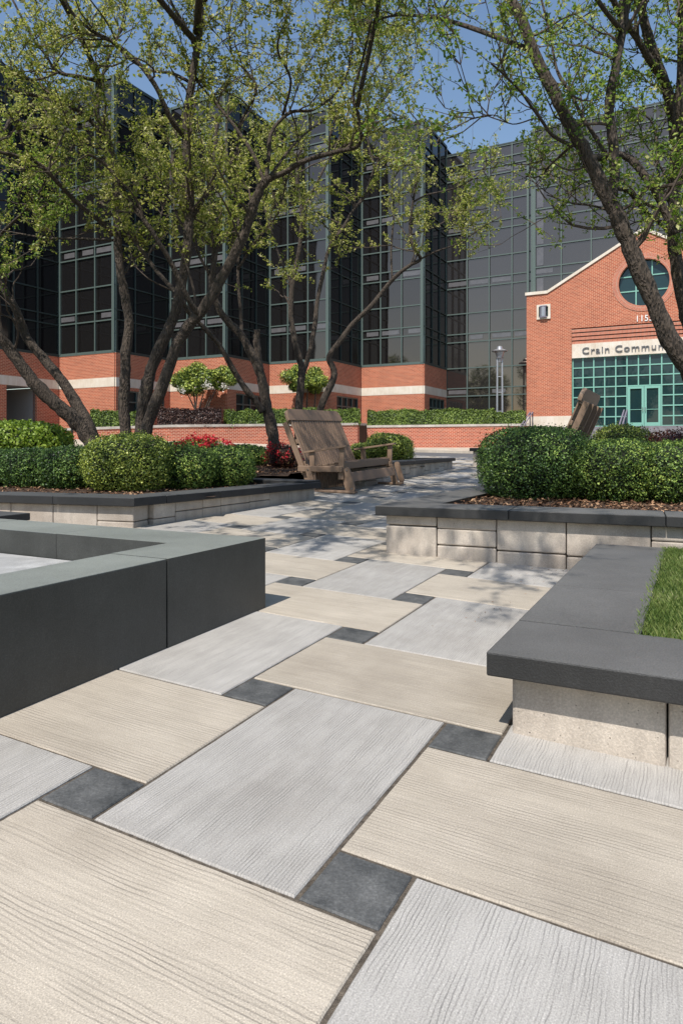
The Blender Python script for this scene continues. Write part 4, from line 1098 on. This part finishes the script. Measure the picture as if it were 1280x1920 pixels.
# tree at far left: two leaning trunks
Y = 12.5
tree('tree', 'leaning twin-trunk tree at the left edge whose trunks join near the ground', P3(180, 850, Y), [
    ([(192, 868, Y), (178, 838, Y), (150, 797, Y), (112, 763, Y - .1), (75, 730, Y - .2), (45, 692, Y - .3), (15, 650, Y - .4), (-3, 625, Y - .5), (-40, 560, Y - .6), (-90, 450, Y - .8), (-120, 300, Y - 1)], .21, .06, 1.0),
    ([(180, 845, Y), (168, 805, Y), (145, 760, Y + .1), (112, 708, Y + .15), (82, 672, Y + .2), (52, 635, Y + .2), (30, 580, Y + .2), (0, 525, Y + .3), (-30, 440, Y + .3), (-20, 330, Y + .2), (20, 220, Y)], .15, .05, 1.0),
    ([(-60, 510, Y - .7), (0, 440, Y - .6), (60, 380, Y - 1), (90, 330, Y - 1.2)], .045, .015, 1.3)], 101, M['leaf_tree_g'], 1.0, .45)
# second tree: single upright trunk
Y = 10.8
tree('tree', 'upright slender dark trunk with branches sweeping to the left edge', P3(236, 830, Y), [
    ([(243, 880, Y), (237, 820, Y), (232, 760, Y), (235, 700, Y), (236, 655, Y), (242, 605, Y), (234, 555, Y), (225, 500, Y), (220, 440, Y), (218, 380, Y), (216, 330, Y), (207, 275, Y), (194, 240, Y), (181, 212, Y), (186, 175, Y), (191, 145, Y)], .115, .045, .5),
    ([(208, 278, Y), (170, 225, Y - .2), (130, 198, Y - .4), (85, 184, Y - .6), (30, 170, Y - .8), (-40, 150, Y - 1)], .05, .02, 1.1),
    ([(188, 152, Y), (150, 143, Y - .2), (108, 134, Y - .3), (84, 100, Y - .4), (60, 68, Y - .5), (22, -5, Y - .6)], .042, .018, 1.0),
    ([(214, 440, Y), (190, 415, Y - .1), (150, 385, Y - .3), (108, 342, Y - .6), (70, 305, Y - .8), (0, 285, Y - 1.1), (-60, 280, Y - 1.3)], .058, .022, 1.2),
    ([(204, 295, Y), (165, 265, Y + .3), (120, 244, Y + .5), (60, 240, Y + .7), (0, 262, Y + .9), (-50, 270, Y + 1)], .035, .014, 1.2),
    ([(212, 450, Y), (150, 447, Y + .3), (90, 446, Y + .6), (40, 438, Y + .8), (-30, 425, Y + 1)], .028, .012, 1.0),
    ([(112, 134, Y - .3), (60, 150, Y - .7), (20, 130, Y - 1), (-20, 90, Y - 1.2)], .02, .01, 1.2),
    ([(190, 148, Y), (210, 90, Y + .3), (230, 40, Y + .5), (240, -40, Y + .8), (250, -140, Y + 1)], .03, .014, 1.1),
    ([(190, 150, Y), ('w', -4.0, 9.4, 7.4), ('w', -4.4, 7.8, 7.2), ('w', -4.8, 6.4, 6.4), ('w', -4.6, 5.2, 5.6)], .05, .015, 1.4),
    ([(228, 520, Y), (260, 470, Y + .6), (300, 410, Y + 1.0), (310, 342, Y + 1.2), (325, 280, Y + 1.4)], .03, .012, .8)], 102, M['leaf_tree'], 1.0, .3)
# third tree: forked V trunk
Y = 10.3
tree('tree', 'forked tree whose two thick stems spread in a wide V', P3(266, 830, Y), [
    ([(270, 880, Y), (264, 815, Y), (272, 742, Y), (281, 700, Y), (296, 660, Y), (325, 597, Y), (338, 545, Y), (348, 490, Y), (353, 440, Y), (356, 380, Y), (353, 310, Y), (349, 250, Y), (355, 180, Y), (369, 95, Y), (376, 30, Y), (378, -30, Y), (395, -130, Y)], .125, .05, .6),
    ([(268, 845, Y - .1), (277, 795, Y - .1), (300, 735, Y - .15), (330, 652, Y - .2), (356, 608, Y - .25), (377, 585, Y - .3), (410, 532, Y - .3), (440, 474, Y - .3), (458, 440, Y - .3), (470, 400, Y - .3), (486, 358, Y - .3), (499, 335, Y - .3)], .11, .075, .25),
    ([(499, 337, Y - .3), (535, 322, Y - .4), (560, 306, Y - .5), (600, 292, Y - .6), (640, 282, Y - .8), (672, 272, Y - .9), (676, 235, Y - 1), (662, 180, Y - 1.1), (680, 110, Y - 1.2), (700, 20, Y - 1.3)], .055, .016, 1.2),
    ([(499, 337, Y - .3), (504, 290, Y - .2), (510, 245, Y - .1), (545, 210, Y), (590, 204, Y), (640, 160, Y + .1), (660, 90, Y + .2), (655, 10, Y + .2)], .042, .014, 1.2),
    ([(497, 345, Y - .3), (475, 290, Y - .2), (445, 243, Y - .1), (415, 205, Y), (385, 170, Y + .1), (366, 145, Y + .1), (340, 90, Y + .3)], .038, .018, .8),
    ([(346, 255, Y), (320, 222, Y - .2), (294, 165, Y - .4), (262, 120, Y - .5), (215, 80, Y - .6), (170, 55, Y - .7), (130, 15, Y - .8), (100, -60, Y - 1)], .055, .02, 1.0),
    ([(350, 150, Y), (320, 136, Y + .2), (285, 132, Y + .3), (245, 112, Y + .4), (195, 70, Y + .6), (120, 55, Y + .8), (60, 30, Y + 1)], .032, .014, 1.0),
    ([(368, 100, Y), (352, 55, Y - .2), (322, 5, Y - .3), (300, -60, Y - .4)], .032, .016, 1.0),
    ([(362, 405, Y), (388, 365, Y + .1), (415, 330, Y + .2), (443, 284, Y + .3), (448, 235, Y + .4), (480, 172, Y + .5), (468, 140, Y + .5), (436, 105, Y + .6), (430, 50, Y + .7), (440, -20, Y + .8)], .04, .014, 1.1),
    ([(374, 592, Y - .3), (350, 555, Y - .5), (322, 495, Y - .7), (290, 442, Y - .9), (236, 362, Y - 1.1), (200, 310, Y - 1.2), (150, 280, Y - 1.4)], .055, .022, .9),
    ([(338, 555, Y), (300, 515, Y + .3), (262, 465, Y + .5), (234, 432, Y + .7), (190, 380, Y + .9), (150, 350, Y + 1.1)], .042, .02, .8),
    ([(346, 425, Y), (330, 400, Y + .1), (312, 345, Y + .3), (322, 285, Y + .4), (300, 230, Y + .5)], .022, .011, .8),
    ([(376, 10, Y), (430, -60, Y - .5), (520, -130, Y - 1.2), (620, -200, Y - 1.8)], .04, .02, 1.2),
    ([(530, 216, Y), (545, 150, Y - .4), (520, 90, Y - .7), (540, 20, Y - 1), (560, -60, Y - 1.2)], .025, .012, 1.2),
    ([(500, 338, Y - .3), (560, 260, Y + .6), (620, 215, Y + 1.2), (690, 150, Y + 1.8), (740, 70, Y + 2.2)], .03, .012, 1.2),
    ([(369, 60, Y), ('w', -1.8, 8.8, 7.3), ('w', -1.7, 7.4, 7.0), ('w', -1.7, 6.2, 6.5), ('w', -1.9, 5.0, 6.0), ('w', -2.0, 3.9, 5.5), ('w', -1.7, 2.8, 5.2)], .07, .018, 3.6),
    ([(369, 80, Y), ('w', -2.8, 8.6, 7.2), ('w', -3.3, 7.2, 6.9), ('w', -3.6, 5.8, 6.2), ('w', -3.8, 4.6, 5.6)], .06, .015, 1.6),
    ([('w', -1.8, 8.8, 7.3), ('w', -1.1, 8.0, 7.2), ('w', -.6, 7.0, 6.8), ('w', -.6, 5.9, 6.3), ('w', -.9, 4.8, 5.8)], .05, .015, 3.4),
    ([(670, 200, Y - 1.1), ('w', .5, 8.6, 6.9), ('w', .2, 7.6, 6.7), ('w', .0, 6.6, 6.3)], .04, .012, 3.5),
    ([('w', -1.8, 8.8, 7.3), ('w', -.9, 9.6, 7.7), ('w', -.1, 10.2, 7.9), ('w', .5, 10.9, 7.9)], .04, .012, 3)], 103, M['leaf_tree'], 1.0, .3)
# fourth tree, leaning left of the bench, with a broken stub
Y = 14.2
tree('tree', 'tree beside the bench with a snapped-off stub where its trunk forks', P3(512, 855, Y), [
    ([(524, 880, Y), (516, 840, Y), (509, 802, Y), (500, 762, Y), (494, 725, Y), (484, 690, Y), (470, 662, Y), (452, 628, Y), (425, 600, Y), (406, 570, Y), (396, 528, Y), (403, 470, Y), (397, 400, Y), (402, 300, Y), (408, 225, Y)], .165, .05, .7),
    ([(492, 772, Y - .1), (478, 750, Y - .2), (463, 733, Y - .3), (446, 708, Y - .3), (430, 680, Y - .4), (410, 646, Y - .5), (386, 618, Y - .6), (350, 580, Y - .8), (330, 520, Y - 1)], .085, .05, .4),
    ([(488, 700, Y), (484, 665, Y + .05), (481, 640, Y + .1), (482, 617, Y + .1)], .095, .08, 0),
    ([(453, 630, Y), (452, 600, Y + .2), (446, 515, Y + .3), (448, 440, Y + .4), (440, 355, Y + .6), (424, 270, Y + .8), (430, 180, Y + 1)], .05, .02, 1.1),
    ([(396, 520, Y), (370, 470, Y - .2), (350, 400, Y - .4), (300, 330, Y - .7), (260, 300, Y - 1)], .04, .016, 1.1),
    ([(446, 505, Y + .3), (480, 450, Y + .2), (520, 400, Y), (540, 330, Y - .2), (570, 270, Y - .4)], .035, .014, 1.1)], 104, M['leaf_tree'], .9, .4, size=.05)
# fifth tree behind the bench
Y = 17.0
tree('tree', 'many-stemmed tree behind the bench with one stem arching right', P3(585, 800, Y), [
    ([(560, 835, Y), (560, 765, Y), (564, 720, Y), (565, 690, Y), (556, 652, Y), (545, 592, Y), (549, 530, Y), (560, 470, Y), (566, 400, Y), (556, 330, Y), (570, 250, Y)], .14, .04, .9),
    ([(563, 715, Y), (580, 660, Y + .2), (590, 610, Y + .3), (595, 562, Y + .4), (606, 510, Y + .4), (618, 462, Y + .5), (641, 430, Y + .5), (662, 393, Y + .6), (683, 368, Y + .6), (702, 315, Y + .7), (730, 280, Y + .8)], .085, .03, .9),
    ([(592, 835, Y), (600, 768, Y), (624, 712, Y), (626, 695, Y), (617, 668, Y), (637, 640, Y), (662, 606, Y), (694, 575, Y - .1), (718, 545, Y - .1), (740, 519, Y - .2), (768, 497, Y - .3), (788, 485, Y - .3), (776, 465, Y - .4), (768, 430, Y - .4), (774, 378, Y - .5), (785, 310, Y - .6)], .115, .03, .8),
    ([(774, 378, Y - .5), (800, 365, Y - .6), (830, 358, Y - .7), (868, 346, Y - .8), (900, 320, Y - .9), (925, 300, Y - 1)], .03, .012, 1.3),
    ([(735, 522, Y - .2), (733, 470, Y), (738, 400, Y + .1), (736, 340, Y + .2), (762, 305, Y + .3), (790, 290, Y + .3)], .035, .014, 1.0),
    ([(788, 485, Y - .3), (820, 470, Y - .5), (860, 455, Y - .7), (905, 425, Y - .9), (940, 405, Y - 1)], .028, .01, 1.6),
    ([(770, 440, Y - .4), (815, 425, Y - .2), (860, 400, Y), (915, 390, Y + .1)], .026, .01, 1.6),
    ([(566, 400, Y), (600, 330, Y + .3), (640, 250, Y + .6), (660, 180, Y + 1)], .05, .02, 1.1),
    ([(702, 315, Y + .7), (690, 250, Y + .8), (720, 180, Y + 1), (760, 110, Y + 1)], .04, .015, 1.2),
    ([(548, 540, Y), (520, 470, Y + .3), (500, 400, Y + .5), (480, 330, Y + .7)], .04, .015, 1.0)], 105, M['leaf_tree'], .95, .42, size=.052)
# right tree leaning in from the right edge
Y = 6.4
tree('tree', 'thick dark trunk leaning in from the right edge before the brick gable', P3(1420, 900, Y + .2), [
    ([(1430, 960, Y + .3), (1390, 850, Y + .2), (1330, 760, Y + .1), (1290, 690, Y), (1255, 637, Y), (1226, 570, Y), (1192, 492, Y), (1168, 432, Y), (1156, 400, Y), (1138, 370, Y), (1110, 312, Y), (1085, 265, Y), (1058, 213, Y), (1032, 160, Y), (1000, 95, Y), (975, 30, Y), (945, -25, Y), (900, -120, Y - .3), (860, -240, Y - .6)], .125, .045, .55),
    ([(1144, 372, Y), (1152, 325, Y + .05), (1147, 250, Y + .1), (1141, 195, Y + .1), (1155, 120, Y + .15), (1170, 30, Y + .2), (1172, -50, Y + .3), (1200, -180, Y + .3)], .062, .04, .9),
    ([(1108, 296, Y), (1132, 293, Y + .1), (1160, 290, Y + .2), (1182, 298, Y + .2), (1208, 328, Y + .1), (1230, 360, Y), (1248, 400, Y), (1262, 440, Y)], .04, .045, .5),
    ([(1072, 273, Y), (1050, 262, Y - .1), (1032, 250, Y - .2), (1015, 225, Y - .3), (995, 198, Y - .4), (975, 170, Y - .5), (945, 140, Y - .6), (920, 118, Y - .7)], .024, .009, 1.6),
    ([(1134, 285, Y + .1), (1120, 262, Y + .2), (1105, 240, Y + .2), (1088, 212, Y + .3), (1070, 175, Y + .4), (1045, 135, Y + .5), (1030, 60, Y + .6), (1010, -20, Y + .7)], .028, .012, 1.2),
    ([(1155, 352, Y), (1180, 360, Y + .2), (1197, 384, Y + .3), (1222, 407, Y + .3), (1250, 432, Y + .4), (1270, 470, Y + .4)], .024, .02, .8),
    ([(1000, 222, Y - .3), (960, 232, Y - .4), (925, 215, Y - .5), (880, 222, Y - .6)], .008, .003, 4.0),
    ([(1085, 262, Y), (1040, 300, Y + .5), (1010, 330, Y + .8), (985, 330, Y + 1)], .018, .007, 1.8),
    ([(1160, 400, Y), (1110, 385, Y + .4), (1070, 380, Y + .7), (1025, 365, Y + 1)], .018, .007, 1.8),
    ([(1168, 60, Y + .2), (1120, 0, Y - .3), (1080, -80, Y - .8), (1020, -180, Y - 1.3)], .03, .015, 1.2),
    ([(1172, -40, Y + .3), ('w', 2.2, 5.6, 6.0), ('w', 1.2, 4.6, 6.2), ('w', .2, 3.6, 5.8), ('w', -.4, 2.6, 5.4), ('w', -.7, 1.6, 5.2)], .05, .014, 1.8),
    ([(1000, 95, Y), ('w', 1.2, 7.4, 5.6), ('w', .7, 8.4, 6.3), ('w', .3, 9.4, 6.8)], .035, .012, 1.1),
    ([(900, -120, Y - .3), (820, -180, Y - .8), (740, -260, Y - 1.2), (640, -330, Y - 1.6)], .035, .012, 1.1)], 106, M['leaf_tree_g'], 1.05, .3, size=.036, sub=(.5, 1.25), nsub=3.8)
Y = 7.2
tree('tree', 'rough upright double trunk cut by the right edge', P3(1350, 900, Y), [
    ([(1400, 960, Y), (1365, 850, Y), (1330, 740, Y), (1300, 640, Y), (1284, 580, Y), (1270, 510, Y), (1262, 440, Y), (1264, 380, Y), (1266, 300, Y), (1262, 225, Y), (1250, 165, Y), (1225, 100, Y), (1207, 40, Y), (1195, -30, Y), (1180, -160, Y)], .10, .05, .7),
    ([(1252, 172, Y), (1238, 140, Y - .1), (1216, 108, Y - .2), (1192, 68, Y - .3), (1165, 30, Y - .4), (1140, -20, Y - .5), (1100, -100, Y - .7)], .052, .03, .9),
    ([(1268, 320, Y), (1276, 250, Y - .2), (1274, 180, Y - .3), (1276, 90, Y - .3), (1278, 0, Y - .4), (1290, -120, Y - .5)], .05, .035, .9),
    ([(1264, 400, Y), (1235, 330, Y + .4), (1232, 270, Y + .6), (1215, 220, Y + .8), (1160, 200, Y + 1)], .025, .01, 1.3),
    ([(1290, -120, Y - .5), (1360, -260, Y - .9), (1420, -420, Y - 1.5)], .035, .012, 1.2)], 107, M['leaf_tree_g'], 1.0, .35, size=.038, sub=(.5, 1.3), nsub=3.4)

# big street trees behind and left of the camera, seen mirrored in the dark glass
def big_tree(x, y, h, rr, seed, label):
    g = np.random.default_rng(seed); z0 = gz(x, y) - .1; root = empty('tree', (x, y, z0), label, 'tree', 'large trees behind the viewpoint')
    b = MB(); b.tube([(x, y, z0 - .1), (x + .1, y, z0 + h * .3), (x, y + .2, z0 + h * .6), (x, y, z0 + h * .85)], [.45, .35, .22, .08], 8)
    for k in range(7):
        a = k * .9; b.tube([(x, y, z0 + h * (.3 + .05 * k)), (x + math.cos(a) * rr * .6, y + math.sin(a) * rr * .6, z0 + h * (.45 + .06 * k))], [.16, .05], 6)
    b.build('trunk', M['bark'], root)
    P, NN_ = [], []
    for k in range(26):
        d = g.normal(size=3); d /= np.linalg.norm(d); c = np.array([x, y, z0 + h * .62]) + d * np.array([rr, rr, h * .34]) * g.uniform(.35, .85)
        q = g.normal(size=(420, 3)); q /= np.linalg.norm(q, axis=1, keepdims=True); P.append(c + q * rr * .38 * g.uniform(.6, 1, (420, 1))); NN_.append(q + g.normal(size=q.shape) * .6)
    P = np.concatenate(P); me = quad_mesh('crown', leaf_arrays(P, np.concatenate(NN_), g.uniform(.25, .5, len(P)), .6), g.random(len(P)), [M['box']], origin=(x, y, z0)); link('crown', me, root)
for i, (x, y, h, rr, lb) in enumerate(((-46, 10, 16, 5.5, 'big round street tree far off to the left'), (-37, 1, 14, 5, 'big street tree left behind the viewpoint'), (-30, -9, 17, 6, 'tallest street tree behind the viewpoint'), (-21, -17, 13, 5, 'street tree well behind the viewpoint'), (-11, -26, 15, 6, 'street tree straight behind the viewpoint'), (-55, 22, 14, 5.5, 'street tree farthest off to the left'))):
    big_tree(x, y, h, rr, 200 + i, lb)

# flowering shrubs standing up behind the brick wall
def small_tree(label, px, Y, z0, blobs, stems, seed, white):
    g = np.random.default_rng(seed); bx_ = at(px, Y, z0); root = empty('rhododendron', bx_, label, 'shrub', 'tall flowering shrubs behind the brick wall')
    b = MB()
    for (x1, y1) in stems:
        q = P3(x1, y1, Y); s = Vector(bx_) + Vector((g.uniform(-.25, .25), 0, 0)); m_ = s.lerp(q, .5) + Vector((g.uniform(-.12, .12), 0, 0)); b.tube([s, m_, q], [.06, .05, .03], 6)
    b.build('stems', M['bark'], root)
    A, Bn, Sz, rn = [], [], [], []
    for (x1, y1, rr) in blobs:
        c = P3(x1, y1, Y + g.uniform(-.5, .5)); R_ = rr / F * Y
        p, n_, s, r = shrub_leaves(tuple(c), (R_, R_, R_ * .8), 1500, .15, int(g.integers(1, 9999)), 2, .2, .55, .9)
        A.append(p); Bn.append(n_); Sz.append(s); rn.append(r)
    A = np.concatenate(A); me = quad_mesh('foliage', leaf_arrays(A, np.concatenate(Bn), np.concatenate(Sz), .45), np.concatenate(rn), [M['box_y']], origin=bx_); link('foliage', me, root)
    if white:
        P = []
        for (x1, y1, rr) in white: P.append(np.array(P3(x1, y1, Y - .8)) + g.normal(size=(60, 3)) * .12)
        P = np.concatenate(P); me = quad_mesh('blossom', leaf_arrays(P, g.normal(size=P.shape), np.full(len(P), .10), .8), g.random(len(P)), [M['whitef']], origin=bx_); link('blossom', me, root)
small_tree('wide flowering shrub before the brick base left of the leaning trunk', 372, 40.3, 2.1, [(335, 715, 17), (350, 705, 20), (370, 695, 20), (385, 712, 22), (365, 725, 22), (400, 705, 16), (418, 700, 17), (432, 712, 13), (412, 722, 14), (345, 730, 12)], [(350, 735), (362, 720), (372, 715), (382, 735), (408, 722), (395, 740)], 5, [(388, 721, 1), (420, 724, 1), (341, 732, 1)])
small_tree('green shrub before the brick base directly above the bench back', 577, 43.0, 2.2, [(545, 705, 18), (560, 695, 14), (570, 715, 18), (590, 700, 16), (600, 715, 16), (556, 725, 14), (590, 728, 13)], [(560, 730), (577, 720), (592, 730)], 6, [])

# ================================================================ GLIDER BENCH
def make_bench():
    """local frame: x along the seat, y towards the back (front is -y), z up"""
    root = empty('glider_bench', (0, 0, 0), 'x', 'bench', 'brown slatted glider benches'); 
    L = 1.64; m = M['bench']; X = Vector((1, 0, 0)); Yv = Vector((0, 1, 0))
    b = MB()                                                       # seat boards, dropping to the back
    for i in range(5):
        y0_ = -.04 + i * .112; z0_ = .430 - i * .018
        b.box((-L / 2, y0_, z0_), X * L, Vector((0, .100, -.016)), Vector((0, .004, .026)))
    b.build('seat', m, root, bevel=.006, seg=2)
    b = MB(); b.box((-L / 2 - .02, -.075, .335), X * (L + .04), Yv * .03, Z * .105)
    for x in (-L / 2 - .0, L / 2 - .035, -.02): b.box((x, -.04, .335), X * .035, Vector((0, .56, -.07)), Z * .085)
    b.build('seat_frame', m, root, bevel=.005, seg=2)
    lean = Vector((0, .34, .78)).normalized(); bn = Vector((0, .78, -.34)).normalized()
    b = MB(); ns = 21; sw_ = L / ns
    for i in range(ns): b.box(Vector((-L / 2 + i * sw_ + .005, .50, .34)), X * (sw_ - .022), lean * .80, bn * .022)
    b.build('backrest', m, root, bevel=.003)
    b = MB()
    for h_ in (.06, .42, .74): b.box(Vector((-L / 2, .50, .34)) + lean * h_ + bn * .024, X * L, lean * .07, bn * .03)
    for x in (-L / 2 - .005, -.32, .28, L / 2 - .035): b.box(Vector((x, .50, .30)) + bn * .056, X * .04, lean * .84, bn * .085)
    b.build('back_battens', m, root, bevel=.004)
    o_ = Vector((0, .50, .34)) + lean * .79 - bn * .012; hw = L / 2 + .05; pts = []
    for cx_, a0 in ((hw - .13, 0), (-hw + .13, 90)):
        for k in range(7): a = R(a0 + k * 15); pts.append((cx_ + .13 * math.cos(a), .055 + .13 * math.sin(a)))
    pts = [(hw, 0)] + pts + [(-hw, 0)]
    b = MB(); b.prism([o_ + X * x + lean * z for x, z in pts], bn * .055); b.build('top_rail', m, root, bevel=.008, seg=2)
    for s in (-1, 1):
        xa = s * (L / 2 + .055)
        b = MB()                                                   # arm: flat board, wider in front, rising forward
        pl_ = [(-.052, .57), (.052, .57), (.065, .1), (.068, -.10), (.045, -.17), (-.045, -.17), (-.068, -.10), (-.06, .1)]
        b.prism([Vector((xa + x, y, .655 - (y + .1) * .13)) for x, y in pl_], Z * .028); b.build('armrest', m, root, bevel=.006, seg=2)
        b = MB(); b.box((xa - .02, -.10, .19), X * .04, Vector((0, .085, 0)), Vector((0, -.02, .465))); b.build('arm_post', m, root, bevel=.01, seg=2)
        b = MB(); b.box((xa - .02, .36, .16), X * .04, Vector((0, .085, 0)), Vector((0, .02, .44))); b.build('arm_post', m, root, bevel=.01, seg=2)
        b = MB(); b.box((xa - .055, -.30, .0), X * .10, Yv * .98, Z * .035)       # foot rail
        b.box((xa - .058, -.10, .30), X * .036, Yv * .74, Z * .085)
        b.build('side_rail', m, root, bevel=.008, seg=2)
        for y in (-.16, .48):                                      # splayed leg and rounded swing arm
            b = MB(); b.box((xa - s * .03 - .018, y - .07, .03), X * .036, Yv * .11, Vector((0, .10, .31))); b.build('leg', m, root, bevel=.008, seg=2)
            b = MB(); c0_, c1_ = Vector((xa + s * .03, y - .10, .07)), Vector((xa + s * .03, y - .02, .33)); w = .045
            dr = (c1_ - c0_).normalized(); pr = Vector((0, dr.z, -dr.y)); pp = []
            for cc, sg in ((c1_, 1), (c0_, -1)):
                for k in range(9): a = math.pi * k / 8; pp.append(cc + pr * w * math.cos(a) * sg + dr * w * math.sin(a) * sg)
            b.prism(pp, X * s * .03); sw2 = b.build('swing_arm', m, root, bevel=.004)
            b = MB()
            for cc in (c0_, c1_): b = MB(); b.tube([cc + X * s * .03, cc + X * s * .04], .012, 8); b.build('bolt', M['bolt'], sw2)
    b = MB(); b.box((-L / 2 + .04, -.20, .155), X * (L - .08), Vector((0, .02, .0)), Vector((0, .045, .135))); b.box((-L / 2 + .04, .52, .12), X * (L - .08), Yv * .03, Z * .12)
    b.build('stretcher', m, root, bevel=.005)
    b = MB()
    for i in range(22): b.box((-L / 2 + .06 + i * .077, .40, .02), X * .05, Yv * .018, Vector((0, .04, .26)))
    b.build('picket', m, root, bevel=.003)
    return root
bn1 = make_bench()
bn1['label'] = 'brown slatted glider bench in the alcove on the left of the path'
p = Q(-3.22, 8.42); bn1.location = p
# its long axis follows the path; front faces the path (+u); it stands on the sloping paving
from mathutils import Matrix
ax = (Q(-3.42, 9.36) - Q(-3.42, 8.36)).normalized(); fy = -(U.copy()); up_ = ax.cross(fy).normalized(); fy = up_.cross(ax)
bn1.rotation_euler = Matrix((ax, fy, up_)).transposed().to_euler(); bn1.location.z += .004
bn2 = copy_tree(bn1); bn2['label'] = 'second brown glider bench at right, seen end-on above the boxwoods'
b2x = (1062 - CX) / F * 10.6
ang2 = R(-117)
bn2.location = (b2x - .50, 10.75, .62); bn2.rotation_euler = (0, 0, ang2)
pad = MB(); c2 = Vector((b2x, 10.9, 0)); pad.box(c2 - U * .9 - V * 1.5 + Z * .1, U * 2.6, V * 3.4, Z * .515); struct(pad.build('bench_pavement', M['floor']))
